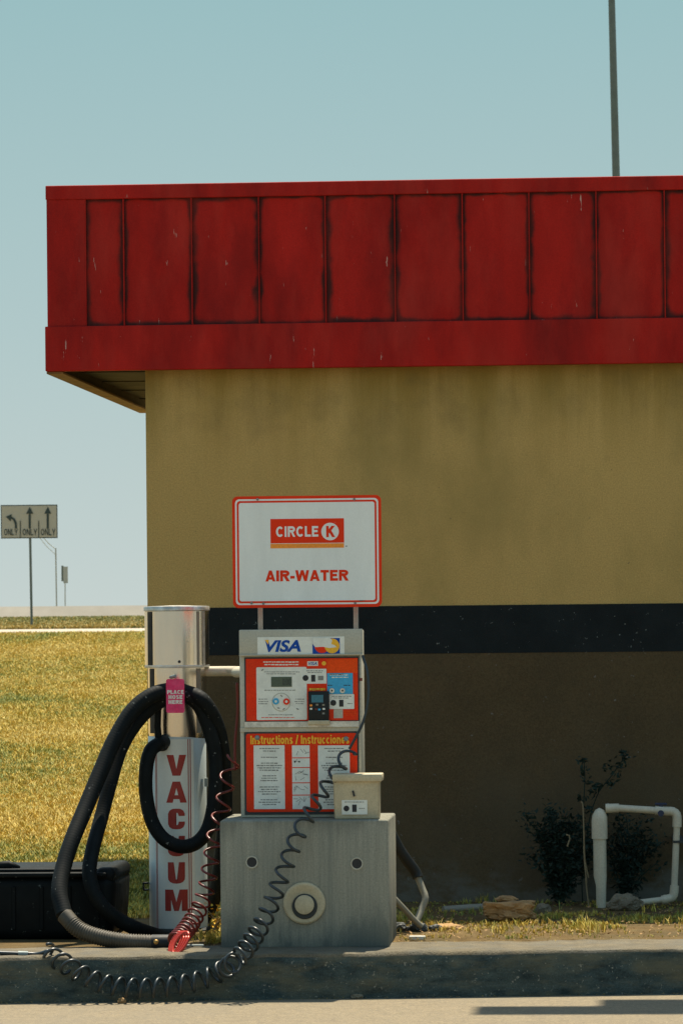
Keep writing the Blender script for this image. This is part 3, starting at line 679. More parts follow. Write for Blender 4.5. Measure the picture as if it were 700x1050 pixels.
bars('small_print', [(368, 374, 615.6)], YS - .0005, m_ink, s_, .6, 2); bars('small_print', [(354, 356, 559.6)], YS - .0005, m_ink, s_, .7, 2)
for u in (264.5, 363.0):
    c = P(u, 635, SY + .02); bm = NB(); box(bm, c.x - .011, c.x + .011, SY + .005, SY + .022, Z1 - .02 if False else BZ + .001, z0 + .12, .002, 1)
    # posts run down behind the cabinet
    bmesh.ops.translate(bm, vec=(0, .135, 0), verts=bm.verts)
    for v in bm.verts:
        pass
    obj('post', bm, m_galv, s_, smooth='auto')
    bm = NB(); box(bm, c.x - .010, c.x + .010, SY + .0035, SY + .1395, z0 + .03, z0 + .05); obj('bracket', bm, m_galv, s_)
for u, v in ((264, 512), (363, 512), (258, 618.5), (270, 619), (364, 618.5)):
    disc_part('bolt', u, v, .006, YS, .002, m_grey, s_)

# ------------------------------------------------------------ coin box on the pedestal
x0, x1, z0, z1 = UX(342.2, 799, 388.6, 841, .06); z0 = BZ + .001
c_ = thing('coin_box', 'small tan metal coin box with black slot on the front of the concrete pedestal', 'coin box', ((x0 + x1) / 2, .13, BZ))
bm = NB(); vs = [bm.verts.new(p) for p in ((x0 + .002, .06, z0), (x1 - .002, .06, z0), (x1, .05, z1), (x0 - .002, .05, z1), (x0 + .002, .19, z0), (x1 - .002, .19, z0), (x1, .19, z1), (x0 - .002, .19, z1))]
for f in ((0, 1, 2, 3), (5, 4, 7, 6), (1, 5, 6, 2), (4, 0, 3, 7), (3, 2, 6, 7), (4, 5, 1, 0)): bm.faces.new([vs[i] for i in f])
bmesh.ops.bevel(bm, geom=bm.edges[:], offset=.004, segments=2, affect='EDGES'); obj('body', bm, m_box, c_, smooth='auto')
lx0, lx1, lz0, lz1 = UX(340.6, 793.8, 391.2, 801.5, .04)
bm = NB(); box(bm, lx0, lx1, .036, .20, lz0, lz1, .005, 2); obj('lid', bm, m_box, c_, smooth='auto')
bm = NB(); c = P(362.3, 813.5, .05); box(bm, c.x - .004, c.x + .004, .045, .056, c.z - .014, c.z + .012)
bmesh.ops.rotate(bm, cent=c, matrix=Matrix.Rotation(R(-14), 3, 'Y'), verts=bm.verts); obj('coin_slot', bm, m_ink, c_)
stk = rect_part('sticker', 350.3, 820.4, 376.4, 835.2, .0555, .002, m_white, c_)
disc_part('coin_icon', 355, 829, .013, .0533, .0008, m_ink, c_); rect_part('note_icon', 361, 825, 365.5, 832.6, .0533, .0008, m_ink, c_)
bars('small_print', [(353, 373, 822), (368, 374, 828.5)], .0525, m_grey, c_, .8, 12)

# ------------------------------------------------------------ vacuum station
VC = P(184.2, 956, .98); VX, VY = VC.x, .98
zz = lambda v: P(184, v, .85).z
r_ = .1445
v_ = thing('vacuum_station', 'tall cylindrical steel vacuum station with red vertical lettering beside the kerb', 'vacuum', (VX, VY, 0))
def cyl(name, r, v0, v1, m, bev=.002, parent=v_, cx=0):
    za, zb_ = (zz(v0) if v0 < 2000 else 0), zz(v1)
    bm = NB(); lathe(bm, VX + cx, VY, [(r - bev, za), (r, za + bev), (r, zb_ - bev), (r - bev, zb_)], 96); return obj(name, bm, m, parent, smooth='auto')
vz0 = zz(957)
bm = NB(); lathe(bm, VX, VY, [(.175, -.01), (.175, .012), (.14, .02)], 48); obj('base_plate', bm, m_black, v_, smooth='auto')
bm = NB(); lathe(bm, VX - .003, VY, [(.138, .012), (.138, zz(756)), (.136, zz(756) + .003)], 96); lower = obj('lower_housing', bm, m_vac, v_, smooth='auto')
bm = NB(); lathe(bm, VX + .001, VY, [(.134, zz(758)), (.136, zz(756)), (.140, zz(752)), (.140, zz(684.5))], 96); obj('middle_canister', bm, m_steel, v_, smooth='auto')
bm = NB(); lathe(bm, VX + .001, VY, [(.141, zz(684)), (.153, zz(683.5)), (.153, zz(626.6)), (.150, zz(626.4))], 96); obj('top_canister', bm, m_steel, v_, smooth='auto')
bm = NB(); lathe(bm, VX + .001, VY, [(.150, zz(626.5)), (.157, zz(626)), (.157, zz(622.6)), (.154, zz(621.6)), (.02, zz(620.6))], 96); obj('lid', bm, m_steelcap, v_, smooth='auto')
bm = NB(); lathe(bm, VX + .001, VY, [(.1535, zz(684.8)), (.155, zz(684.4)), (.155, zz(682.6)), (.1535, zz(682.2))], 96); obj('seam_ring', bm, m_steelcap, v_, smooth='auto')
def wrap(bm, r, cx=VX - .003):
    """bend flat geometry (x offset from cx = arc length) round the cylinder, facing the camera"""
    xs = [v.co.x for v in bm.verts]; a = min(xs); b = max(xs); x = a + .006
    while x < b:
        bmesh.ops.bisect_plane(bm, geom=bm.verts[:] + bm.edges[:] + bm.faces[:], plane_co=(x, 0, 0), plane_no=(1, 0, 0)); x += .006
    for v in bm.verts:
        t = (v.co.x - cx) / r - .075; v.co.x = cx + r * math.sin(t); v.co.y = VY - r * math.cos(t)
    return bm
def flat(bm, x0, x1, z0, z1):
    bm.faces.new([bm.verts.new(p) for p in ((x0, 0, z0), (x1, 0, z0), (x1, 0, z1), (x0, 0, z1))]); return bm
cx = VX - .003
bm = wrap(flat(NB(), cx - .098, cx + .108, zz(953), zz(758)), .1388); obj('decal', bm, m_vacdecal, lower, smooth=True)
pxw = 1 / 217.0
bm = NB()
for off in (-.092, -.085, .076, .087):
    flat(bm, cx + off, cx + off + (.0035 if off < 0 else .0045), zz(953), zz(758))
wrap(bm, .1394); obj('pinstripe', bm, m_letter, lower, smooth=True)
def glyph(ch):
    """heavy block letters on a 1 x 1.18 cell"""
    H = 1.18
    if ch == 'V': return [[(0, H), (.36, H), (.5, .38), (.5, 0), (.30, 0)], [(1, H), (.64, H), (.5, .38), (.5, 0), (.70, 0)]]
    if ch == 'A': return [[(0, 0), (.32, 0), (.5, .82), (.5, H), (.32, H)], [(1, 0), (.68, 0), (.5, .82), (.5, H), (.68, H)], [(.30, .20), (.70, .20), (.66, .42), (.34, .42)]]
    if ch == 'U': return [[(.03, H), (.36, H), (.36, .36), (.40, .27), (.5, .23), (.5, 0), (.30, .02), (.14, .10), (.05, .22), (.03, .38)], [(.97, H), (.64, H), (.64, .36), (.60, .27), (.5, .23), (.5, 0), (.70, .02), (.86, .10), (.95, .22), (.97, .38)]]
    if ch == 'C':
        a = [(.5, H), (.5, .94), (.42, .92), (.38, .84), (.38, .34), (.42, .26), (.5, .24), (.5, 0), (.28, .02), (.12, .12), (.04, .30), (.04, .88), (.12, 1.06), (.28, 1.16)]
        return [a, [(.5, H), (.72, 1.16), (.88, 1.06), (.96, .88), (.96, .76), (.63, .76), (.62, .86), (.58, .92), (.5, .94)], [(.5, 0), (.72, .02), (.88, .12), (.96, .30), (.96, .44), (.63, .44), (.62, .32), (.58, .26), (.5, .24)]]
    if ch == 'M': return [[(0, 0), (.27, 0), (.27, H), (0, H)], [(1, 0), (.73, 0), (.73, H), (1, H)], [(.27, H), (.27, .62), (.40, 0), (.5, 0), (.5, .50), (.36, H)], [(.73, H), (.73, .62), (.60, 0), (.5, 0), (.5, .50), (.64, H)]]
for ch, v0, v1, wd in (('V', 774, 795.3, 20.5), ('A', 801.3, 823, 21.5), ('C', 829, 850.3, 19), ('U', 857, 878, 19), ('U', 884, 906, 19), ('M', 912, 934, 24)):
    bm = NB(); z0, z1 = zz(v1), zz(v0); uc = 180.8; cxl = P(uc, v0, VY - .139).x; wm = wd / 217.0
    for poly in glyph(ch):
        vs = [bm.verts.new((cxl + (x - .5) * wm + .011, 0, z0 + z / 1.18 * (z1 - z0))) for x, z in poly]; bm.faces.new(vs)
    bmesh.ops.triangulate(bm, faces=bm.faces[:]); bmesh.ops.recalc_face_normals(bm, faces=bm.faces[:])
    wrap(bm, .1396); obj('letter', bm, m_letter, lower)
# black strips painting a dark reflection down the left of the canisters
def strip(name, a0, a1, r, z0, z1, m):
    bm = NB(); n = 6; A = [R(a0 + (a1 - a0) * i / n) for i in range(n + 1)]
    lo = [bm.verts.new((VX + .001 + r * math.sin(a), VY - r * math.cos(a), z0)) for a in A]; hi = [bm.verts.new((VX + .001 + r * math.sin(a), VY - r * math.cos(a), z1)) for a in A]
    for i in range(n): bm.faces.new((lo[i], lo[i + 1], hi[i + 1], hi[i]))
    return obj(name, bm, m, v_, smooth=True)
strip('reflection_strip', -58, -43, .1545, zz(682), zz(627), m_black); strip('reflection_strip', -62, -45, .1412, zz(752), zz(685.5), m_black)
strip('edge_moulding', 58, 66, .1545, zz(682), zz(627), m_steelcap); strip('edge_moulding', 44, 50, .1545, zz(682), zz(627), m_grpipe)
strip('edge_moulding', 46, 58, .1412, zz(752), zz(685.5), m_grpipe)
c = P(184, 678.5, VY - .155); disc_part('rivet', 184, 678.5, .007, VY - .152, .003, m_ink, v_)
# hook with tag
hy = VY - .30
c = P(180, 702, hy)
bm = NB(); tube(bm, [(VX, VY - .135, c.z + .035), (VX, hy + .02, c.z + .035), (c.x, hy + .004, c.z + .04)], .008, 8); hook = obj('hook', bm, m_galv, v_, smooth='auto')
x0, x1, z0, z1 = UX(170.6, 696.2, 189.2, 731, hy)
bm = NB(); prism(bm, rrect(x0, x1, z0, z1, .010), hy, .004); tg = obj('hose_tag', bm, m_pink, v_)
bm = NB()
for i, s in enumerate(('PLACE', 'HOSE', 'HERE')):
    v = 707.6 + i * 5.1; u0, u1 = ((171.6, 188.4), (173, 187.2), (173, 187.2))[i]; stext(bm, s, u0, v, u1, v + 4.0, hy - .0048, .26, .12)
obj('tag_lettering', bm, m_white, tg)
# latch on the left edge
c = P(150, 909, VY - .03)
bm = NB(); box(bm, c.x - .012, c.x + .012, VY - .04, VY - .01, c.z + .012, c.z + .02); box(bm, c.x - .016, c.x - .010, VY - .04, VY - .01, c.z - .018, c.z + .02); box(bm, c.x - .012, c.x + .012, VY - .04, VY - .01, c.z - .02, c.z - .013)
obj('latch', bm, m_black, v_)
bm = NB(); c = P(212, 802, VY - .06); box(bm, c.x - .008, c.x + .006, VY - .09, VY - .06, c.z - .02, c.z + .02); obj('hinge', bm, m_galv, v_)
# pipe joining the two machines
pA = P(213, 688.5, .95); pB = P(247, 687.5, .50)
bm = NB(); tube(bm, [(VX + .13, .98, pA.z), (X0 - .12, .98, pA.z), (X0 - .06, .90, pA.z), (X0 - .04, .50, pA.z), (X0 + .02, .42, pA.z)], .024, 14); obj('conduit', bm, m_pvc, v_, smooth='auto')

# vacuum hose
def Q(u, v, dy): return P(u, v, VY + dy)
H = [Q(167, 763, -.13), Q(161, 764, -.19), Q(154, 771, -.23), Q(150, 789, -.25), Q(150, 815, -.25), Q(156, 842, -.26), Q(168, 860, -.27), Q(186, 868, -.27), Q(203, 863, -.26), Q(215, 845, -.24), Q(221, 808, -.22), Q(220, 770, -.20), Q(211, 738, -.20), Q(200, 719, -.21), Q(182, 713, -.22),
     Q(160, 722, -.21), Q(140, 741, -.25), Q(124, 768, -.31), Q(114, 800, -.38), Q(104, 838, -.46), Q(95, 872, -.58), Q(92, 898, -.64), Q(100, 922, -.66), Q(120, 942, -.62), Q(150, 956, -.50), Q(176, 962, -.05), Q(192, 960, .24), Q(206, 945, .26), Q(221, 915, .12), Q(229, 860, .03), Q(230, 800, -.08), Q(224, 750, -.16), Q(209, 720, -.22), Q(190, 710, -.20), Q(176, 708, -.25),
     Q(156, 713, -.29), Q(136, 729, -.33), Q(118, 758, -.39), Q(103, 792, -.47), Q(88, 828, -.57), Q(74, 862, -.68), Q(65, 890, -.76)]
H2 = H[-1:] + [Q(61, 915, -.84), Q(66, 938, -.90), Q(81, 953, -.93), Q(102, 961, -.95), Q(128, 965.5, -.96), Q(158, 967, -.96)]
pth = spline(H + H2[1:3], .0035)
bm = NB(); tube(bm, pth, [.0335 + .0045 * min(1, max(0, i / len(pth) * 2.2 - .75)) + .0002 * math.sin(i * math.pi / 2) for i in range(len(pth))], 18); hs = obj('hose', bm, m_hose, v_, smooth=True)
pth2 = spline(H2[2:], .003)
bm = NB(); tube(bm, pth2, [.0385 - .002 * min(1, i / 60) + (.0026 * math.sin(i * math.pi / 2.0) if i > 18 else 0) for i in range(len(pth2))], 18); obj('ribbed_cuff', bm, m_hoseend, v_, smooth=True)
e0 = Q(156, 967, -.96); bm = NB(); tube(bm, [e0, e0 + Vector((.085, 0, 0))], .039, 20); obj('nozzle', bm, m_black, v_, smooth='auto')
bm = NB(); c = Q(160, 966, -1.005); lathe(bm, c.x, c.z, [(0, c.y - .004), (.010, c.y - .003), (.012, c.y + .01)], 14, 'Y'); obj('clamp_screw', bm, m_brass, v_, smooth=True)
bm = NB(); tube(bm, [Q(172, 760, -.09), Q(167, 761, -.14), Q(163, 763, -.17)], [.03, .036, .034], 18); obj('hose_inlet', bm, m_black, v_, smooth='auto')

bm = NB(); tube(bm, [Q(163, 760, -.165), Q(161.5, 745, -.165), Q(162, 728, -.17), Q(166, 716, -.18)], .017, 12); obj('inlet_stub', bm, m_hose, v_, smooth='auto')
# ------------------------------------------------------------ coiled hoses (parts of the air machine)
def coil(axis, pitch, rad, skew, tuberad, phase=0.0, seg=26, front=Vector((0, -1, 0))):
    """axis: list of points; pitch(f), rad(f) functions of 0..1"""
    ax = spline(axis, .004); L = len(ax) * .004; pts = []; th = phase; n = len(ax)
    s = 0.0
    while s < n - 1:
        f = s / (n - 1); i = min(int(s), n - 2); c = ax[i].lerp(ax[i + 1], s - i)
        t = (ax[min(i + 3, n - 1)] - ax[max(i - 3, 0)]).normalized()
        side = t.cross(front); side = side.normalized() if side.length > .01 else Vector((1, 0, 0)); fr = side.cross(t).normalized()
        r = rad(f); pts.append(c + side * r * math.cos(th) + fr * r * math.sin(th) + t * ((skew(f) if callable(skew) else skew) * r * math.sin(th)))
        dth = 2 * math.pi / seg; th += dth; s += pitch(f) / seg / .004
    return tube(NB(), pts, tuberad, 8)
def kq(u, v, dy):          # point just in front of (dy<0) or behind the kerb face line
    p = P(u, v, -.5); 
    for _ in range(4): p = P(u, v, kerb_y(p.x) + dy)
    return p
lead = [P(371.5, 672, CY - .01), P(376.5, 690, CY - .03), P(377.5, 715, CY - .04), P(373, 738, CY - .05), P(364, 757, CY - .06), P(358, 768, CY - .06)]
axb = [P(360, 768, .12), P(343, 794, .09), P(327, 818, .02), P(316, 836, -.05), P(306, 855, -.065), P(298, 874, -.08), P(292, 891, -.10), P(285, 908, -.13), P(279, 924, -.18), P(272, 940, -.25), P(264, 955, -.33), P(254, 970, -.42), P(243, 984, -.50)]
axb2 = [kq(230, 994, -.05), kq(212, 1003, -.06), kq(185, 1010, -.065), kq(155, 1013, -.065), kq(125, 1012, -.06), kq(100, 1006, -.06), kq(80, 997, -.05), kq(65, 987, .0), kq(52, 980, .05), kq(46, 973, .06)]
bm = coil(axb + axb2, lambda f: .080 if f < .2 else (.074 if f < .45 else .058), lambda f: .030 + .010 * min(1, f / .5), lambda f: .72 - .50 * min(1, f / .55), .0070, phase=2.4)
bk = obj('coiled_hose', bm, m_coilb, a_, smooth=True, label='black coiled hose hanging over the kerb')
bm = tube(NB(), spline(lead, .01), .0065, 8); obj('hose_lead', bm, m_coilb, bk, smooth=True)
bm = tube(NB(), spline([kq(50, 975, .08), kq(40, 978.2, .10), kq(28, 978.2, .10), kq(10, 977.5, .10), kq(-30, 976, .10), kq(-60, 975, .12)], .01), .0095, 8); obj('hose_tail', bm, m_coilb, bk, smooth=True)
bm = tube(NB(), [kq(29, 978.2, .098), kq(19, 978, .098)], .013, 12); obj('connector', bm, m_galv, bk, smooth='auto')
axr = [P(240, 775, .55), P(233, 800, .52), P(229, 825, .48), P(222, 850, .44), P(217, 880, .40), P(213, 905, .36), P(207, 925, .30), P(198, 943, .18), P(188, 957, .02), P(180, 966, -.12)]
bm = coil(axr, lambda f: .115 - .078 * min(1, f * 1.1), lambda f: .036 + .004 * f, .4, .0055, phase=.6)
tube(bm, spline([P(243, 700, .55), P(243.5, 730, .56), P(241, 762, .56), P(241, 790, .55)], .01), .0065, 8)
obj('coiled_hose', bm, m_coilr, a_, smooth=True, label='red coiled hose hanging between vacuum and pedestal')
bm = NB()
for k in range(4):
    c = P(180 + k * 1.8, 968, -.15 - .01 * k); tube(bm, [c + Vector((.028 * math.cos(a) * (1 + .1 * k), .03 * math.sin(a), .048 * math.sin(a + .7) + .004)) for a in [i * 2 * math.pi / 24 for i in range(25)]], .0065, 8)
m_sunlitred = mat('sunlit_red_hose', (0.50, 0.035, 0.012), 0.35, var=.1)  # sunlit end of the red hose, sunlight painted in as a brighter red
obj('hose_loop', bm, m_sunlitred, a_, smooth=True)

# ------------------------------------------------------------ black tub at left
tx0 = P(-95, 925, .42).x; tx1 = P(119.5, 925, .42).x; tz = P(60, 893, .42).z
t_ = thing('storage_tub', 'low black plastic tub with ribbed lid at the left edge behind the vacuum hose', 'tub', ((tx0 + tx1) / 2, .8, 0))
bm = NB(); box(bm, tx0, tx1, 0.42, 1.06, .0, tz - .02, .055, 5)
for v in bm.verts:
    k = 1 - .05 * (1 - v.co.z / tz); cxm = (tx0 + tx1) / 2; v.co.x = cxm + (v.co.x - cxm) * k
obj('body', bm, m_tub, t_, smooth='auto')
bm = NB(); box(bm, tx0 - .01, tx1 - .045, .405, 1.075, tz - .03, tz - .008, .008, 2); box(bm, tx0 + .03, tx1 - .09, .47, 1.01, tz - .009, tz + .006, .006, 2); obj('lid', bm, m_tub, t_, smooth='auto')
bm = NB(); c = P(8, 886, .5); tube(bm, [(c.x - .1, .55, tz + .01), (c.x, .55, tz + .02), (c.x + .05, .55, tz + .005)], [.02, .022, .01], 10); obj('handle', bm, m_tub, t_, smooth=True)
bm = NB(); box(bm, tx1 - .10, tx1 - .005, .43, 1.04, tz - .06, tz + .012, .03, 4); obj('corner_bumper', bm, m_tub, t_, smooth='auto')
for k in range(7):
    bm = NB(); x = tx0 + .1 + k * .13; box(bm, x, x + .02, .413, .43, .05, tz - .07, .004, 1); obj('rib', bm, m_tub, t_, smooth='auto')

# ------------------------------------------------------------ pipes behind and right
def onetube(name, pts, rad, m, label, cat, n=14, step=.02, sp=True, group=None):
    pts = [Vector(p) for p in pts]; base = Vector((sum(p.x for p in pts) / len(pts), sum(p.y for p in pts) / len(pts), min(p.z for p in pts)))
    bm = tube(NB(), spline(pts, step) if sp else pts, rad, n); o = obj(name, bm, m, None, smooth='auto', org=base); return tag(o, label, cat, group)
g = thing('pvc_pipework', 'dirty white PVC pipe loop with blue valve standing against the dark brown wall', 'pipework', (P(615, 935, 2.2).x, 2.2, 0))
GY = 2.25
bt = P(615, 938, GY); tp = P(615.2, 836, GY); sc = 4170 / (18.3 + GY)
bm = tube(NB(), [(bt.x + .005, GY, -.03), (bt.x + .005, GY, .12), (bt.x + .001, GY, .17), (bt.x, GY, P(615, 858, GY).z)], [.024, .026, .033, .033], 20); obj('riser', bm, m_pvc, g, smooth='auto')
bm = tube(NB(), [(bt.x, GY, P(615, 860, GY).z), (bt.x, GY, P(615, 842, GY).z), (bt.x + .002, GY, P(615, 837, GY).z), (bt.x + .006, GY, P(615, 832, GY).z), (bt.x + .012, GY, P(615, 829.5, GY).z)], [.040, .040, .038, .028, .014], 20); obj('coupling', bm, m_pvc, g, smooth='auto')
a1 = P(624, 828.5, GY); a2 = P(688, 832, GY); a3 = P(693.5, 838, GY); a4 = P(690.5, 914, GY); a5 = P(686.5, 921, GY); a6 = P(655, 925.5, GY)
bm = tube(NB(), spline([a1 + Vector((-.012, 0, .006)), a1 + Vector((.03, 0, 0)), a2.lerp(a1, .1)], .02), .0185, 14); obj('top_pipe', bm, m_pvc, g, smooth='auto')
bm = tube(NB(), [a1 + Vector((-.018, 0, -.002)), a1 + Vector((.05, 0, -.001))], .0235, 16); obj('coupling', bm, m_pvc, g, smooth='auto')
bm = tube(NB(), spline([P(682, 832, GY), a2, P(692, 834, GY), a3, P(693.5, 848, GY)], .012), .0235, 16); obj('elbow', bm, m_pvc, g, smooth='auto')
bm = tube(NB(), [P(693.5, 845, GY), a4], .017, 14); obj('drop_pipe', bm, m_pvc, g, smooth='auto')
bm = tube(NB(), spline([P(691, 908, GY), a4, P(689.5, 919, GY), a5, P(678, 923, GY)], .012), .0225, 16); obj('elbow', bm, m_pvc, g, smooth='auto')
bm = tube(NB(), [P(680, 922.5, GY), a6], .016, 14); obj('bottom_pipe', bm, m_pvc, g, smooth='auto')
bm = tube(NB(), [P(683, 922, GY), P(680, 922.5, GY)], .024, 14); obj('collar', bm, m_pvc, g, smooth='auto')
bm = tube(NB(), [P(671, 831, GY), P(684, 832, GY)], .024, 16); vl = obj('valve', bm, m_pvc, g, smooth='auto')
bm = NB(); c = P(677, 824.5, GY); box(bm, c.x - .03, c.x + .03, GY - .012, GY + .012, c.z - .006, c.z + .006, .004, 2); box(bm, c.x - .01, c.x + .01, GY - .01, GY + .01, c.z - .03, c.z - .005); obj('valve_handle', bm, m_valve, vl, smooth='auto')
bm = tube(NB(), [P(677, 834, GY - .03), P(677, 834, GY + .03)], .016, 12); obj('valve_stem', bm, m_valve, vl, smooth='auto')
bm = NB(); c = P(694, 863, GY); box(bm, c.x - .022, c.x + .03, GY - .02, WY - .001, c.z - .006, c.z + .006); obj('pipe_clip', bm, m_cabdark, g)
bm = tube(NB(), [P(609, 855.5, GY - .0), P(621.5, 855.5, GY)], .004, 6); obj('clamp', bm, m_valve, g)

p1 = PZ(452, 937, .015); p2 = PZ(545, 930.5, .04)
onetube('loose_pipe', [Vector((p1.x, 2.05, .016)), Vector((p1.lerp(p2, .42).x, 2.13, .022)), Vector((p2.x, 2.2, .026))], .019, m_grpipe, 'straight grey pipe lying on the ground along the foot of the wall', 'pipe')
onetube('conduit_pipe', [P(396, 845, .75), P(410, 872, .8), P(425, 893, .85), P(428, 900, .85)], .026, m_black, 'black flexible conduit slanting down from behind the concrete pedestal', 'conduit', group='conduits behind the pedestal')
onetube('conduit_pipe', [P(398, 915, .6), P(412, 930, .65), P(424, 943, .7), P(432, 950, .72)], .014, m_grpipe, 'thin grey pipe sloping to the ground beside the pedestal corner', 'conduit', group='conduits behind the pedestal')
onetube('conduit_pipe', [P(427, 897, .86), P(433, 912, .84), P(436, 921, .82), P(432, 932, .8), P(427, 945, .76)], .016, m_grpipe, 'bent grey pipe elbow below the black conduit', 'conduit', group='conduits behind the pedestal')
# ------------------------------------------------------------ stones
def rock(name, c, size, m, label, group=None, seed=0, blocky=False):
    bm = NB(); bmesh.ops.create_icosphere(bm, subdivisions=4, radius=1)
    for v in bm.verts:
        n = v.co.normalized()
        if blocky:
            k = max(abs(n.x), abs(n.y), abs(n.z)); n = n.lerp(n / k, .85)
        s = 1 + .28 * mnoise.noise(n * 1.7 + Vector((seed, 0, 0))) + .14 * mnoise.noise(n * 5 + Vector((0, seed, 0))) + .07 * mnoise.noise(n * 12)
        v.co = Vector((n.x * size[0], n.y * size[1], n.z * size[2])) * s
        v.co += c
    return tag(obj(name, bm, m, None, smooth='auto', org=(c.x, c.y, c.z - size[2])), label, 'stone', group)
c = P(521, 948, 1.35); rock('rubble_block', Vector((c.x, 1.35, .062)), (.118, .07, .042), m_rock, 'large flat tawny rubble block lying in the sunlit grass strip', seed=3, blocky=True)
c = P(517, 938.5, 1.40); rock('stone', Vector((c.x + .01, 1.40, .115)), (.05, .04, .016), m_rock, 'thin stone chip resting on top of the tawny rubble block', 'stones on the verge', seed=5)
c = P(640, 925, 2.05); rock('stone', Vector((c.x, 2.05, .04)), (.085, .06, .05), m_rock2, 'rounded brownish stone at the foot of the white pipe riser', 'stones on the verge', seed=8)
c = P(557, 936, 2.0); rock('stone', Vector((c.x, 2.0, .02)), (.04, .035, .03), m_rock2, 'small grey stone below the dark shrub', 'stones on the verge', seed=9)
c = P(458, 957, .95); rock('stone', Vector((c.x, .95, .012)), (.075, .06, .02), m_rock, 'flat ochre stone lying right of the concrete pedestal', 'stones on the verge', seed=11)
c = PZ(366, 1024, RZ); rock('pebble', Vector((c.x, c.y, RZ + .008)), (.028, .02, .014), m_rock2, 'small pale pebble on the pavement below the concrete pedestal', 'pebbles on the pavement', seed=14)
c = PZ(125, 1029, RZ); rock('pebble', Vector((c.x, c.y, RZ + .010)), (.018, .016, .016), m_rock, 'tiny tan pebble on the pavement under the black coiled hose', 'pebbles on the pavement', seed=15)
for k, (u, v, s, lb) in enumerate(((408, 958, .05, 'dark clod beside the right corner of the concrete pedestal'), (428, 953, .045, 'dark clod under the bent grey pipe'), (446, 950, .03, 'small dark clod left of the flat ochre stone'))):
    c = P(u, v, .8); rock('clod', Vector((c.x, .8, .02)), (s, s * .8, s * .6), m_cabdark, lb, 'dark clods beside the pedestal', seed=20 + k)
bm = NB(); c = P(427, 964, .35); box(bm, c.x - .035, c.x + .04, .33, .36, .004, .022, .003, 1); tag(obj('litter_scrap', bm, m_litter, org=(c.x, .35, 0)), 'pale scrap of litter beside the pedestal base', 'litter')
bm = NB(); c = P(200, 971, .2); box(bm, c.x - .05, c.x + .06, .0, .02, .004, .014, .003, 1); tag(obj('metal_scrap', bm, m_galv, org=(c.x, .0, 0)), 'thin metal scrap on the kerb beside the red hose loop', 'litter')

# ------------------------------------------------------------ far signs and poles
def DP(u, v, d):
    """point at camera depth d"""
    r = ray(u, v); return CAM + r * (d / F)
D1 = 143.0
axx = M3 @ Vector((1, 0, 0)); axx.z = 0; axx.normalize(); ayy = Vector((-axx.y, axx.x, 0)); azz = Vector((0, 0, 1))
def facing_box(bm, u0, v0, u1, v1, d, th, k=0.0):
    a = DP(u0, (v0 + v1) / 2, d - k); b = DP(u1, (v0 + v1) / 2, d - k); c = DP((u0 + u1) / 2, v0, d - k); e = DP((u0 + u1) / 2, v1, d - k)
    cc = (a + b) / 2; hw = (b - a).dot(axx) / 2; hh = (c.z - e.z) / 2; vs = []
    for y in (0, th):
        for x, z in ((-1, -1), (1, -1), (1, 1), (-1, 1)): vs.append(bm.verts.new(cc + axx * hw * x + azz * hh * z + ayy * y))
    for f in ((0, 1, 2, 3), (7, 6, 5, 4), (1, 5, 6, 2), (4, 0, 3, 7), (3, 2, 6, 7), (0, 4, 5, 1)): bm.faces.new([vs[i] for i in f])
    return cc
ba = DP(33, 641, D1)
rs = thing('lane_sign', 'grey lane control sign with three arrows and ONLY lettering on a thin post', 'road sign', (ba.x, ba.y, 1.0))
bm = NB(); facing_box(bm, 1.2, 517.6, 59.2, 552, D1, .05); pn = obj('panel', bm, m_roadink, rs)
bm = NB(); facing_box(bm, 2.1, 518.6, 58.3, 551, D1, .02, .03); obj('sign_face', bm, m_roadsign, rs)
bm = NB()
def far_poly(bm, pts, d):
    bm.faces.new([bm.verts.new(DP(u, v, d)) for u, v in pts])
k = D1 - .05
for u in (30.8, 49.3):
    far_poly(bm, [(u - 1.1, 542), (u + 1.1, 542), (u + 1.1, 527), (u - 1.1, 527)], k); far_poly(bm, [(u - 3.6, 526.8), (u + 3.6, 526.8), (u, 519.6)], k)
far_poly(bm, [(15.7, 542), (17.9, 542), (17.6, 536), (15.6, 532), (12.2, 529.6), (11.2, 531.4), (13.8, 533.4), (15.4, 537)], k); far_poly(bm, [(6.2, 529.8), (12.6, 527.2), (11.2, 534.6)], k)
for u in (21.2, 40.0): far_poly(bm, [(u - .45, 551), (u + .45, 551), (u + .45, 534), (u - .45, 534)], k)
obj('arrows', bm, m_roadink, rs)
bm = NB()
for u0, u1 in ((4.6, 18.4), (23.6, 38.2), (42.2, 57)):
    stext(bm, 'ONLY', u0, 542.3, u1, 548.9, 100, .16, .14, place=lambda x, y: DP(u0 + x * (u1 - u0), 548.9 - y * 6.6, k))
obj('lettering', bm, m_roadink, rs)
bm = NB(); tA = DP(31.2, 550, D1 + .05); tube(bm, [DP(33.0, 650, D1 + .1), tA], .045, 8); obj('post', bm, m_pole, rs)
D2 = 240.0; b2 = DP(58, 640, D2)
lp_ = thing('street_lamp', 'thin distant street lamp with twin diagonal arm rods beyond the barrier', 'street lamp', (b2.x, b2.y, 1.2))
bm = NB(); tube(bm, [DP(58.6, 640, D2), DP(57.4, 562, D2)], .042, 8); obj('pole', bm, m_farpole, lp_)
bm = NB(); tube(bm, [DP(57.4, 563, D2), DP(50, 557, D2), DP(36, 541, D2)], .028, 6); obj('arm', bm, m_farpole, lp_)
bm = NB(); tube(bm, [DP(57.6, 569, D2), DP(48, 560, D2), DP(36, 545, D2)], .022, 6); obj('arm', bm, m_farpole, lp_)
D3 = 220.0; b3 = DP(66, 640, D3)
sg = thing('roadside_sign', 'small distant sign seen edge on to the right of the street lamp', 'road sign', (b3.x, b3.y, 1.2))
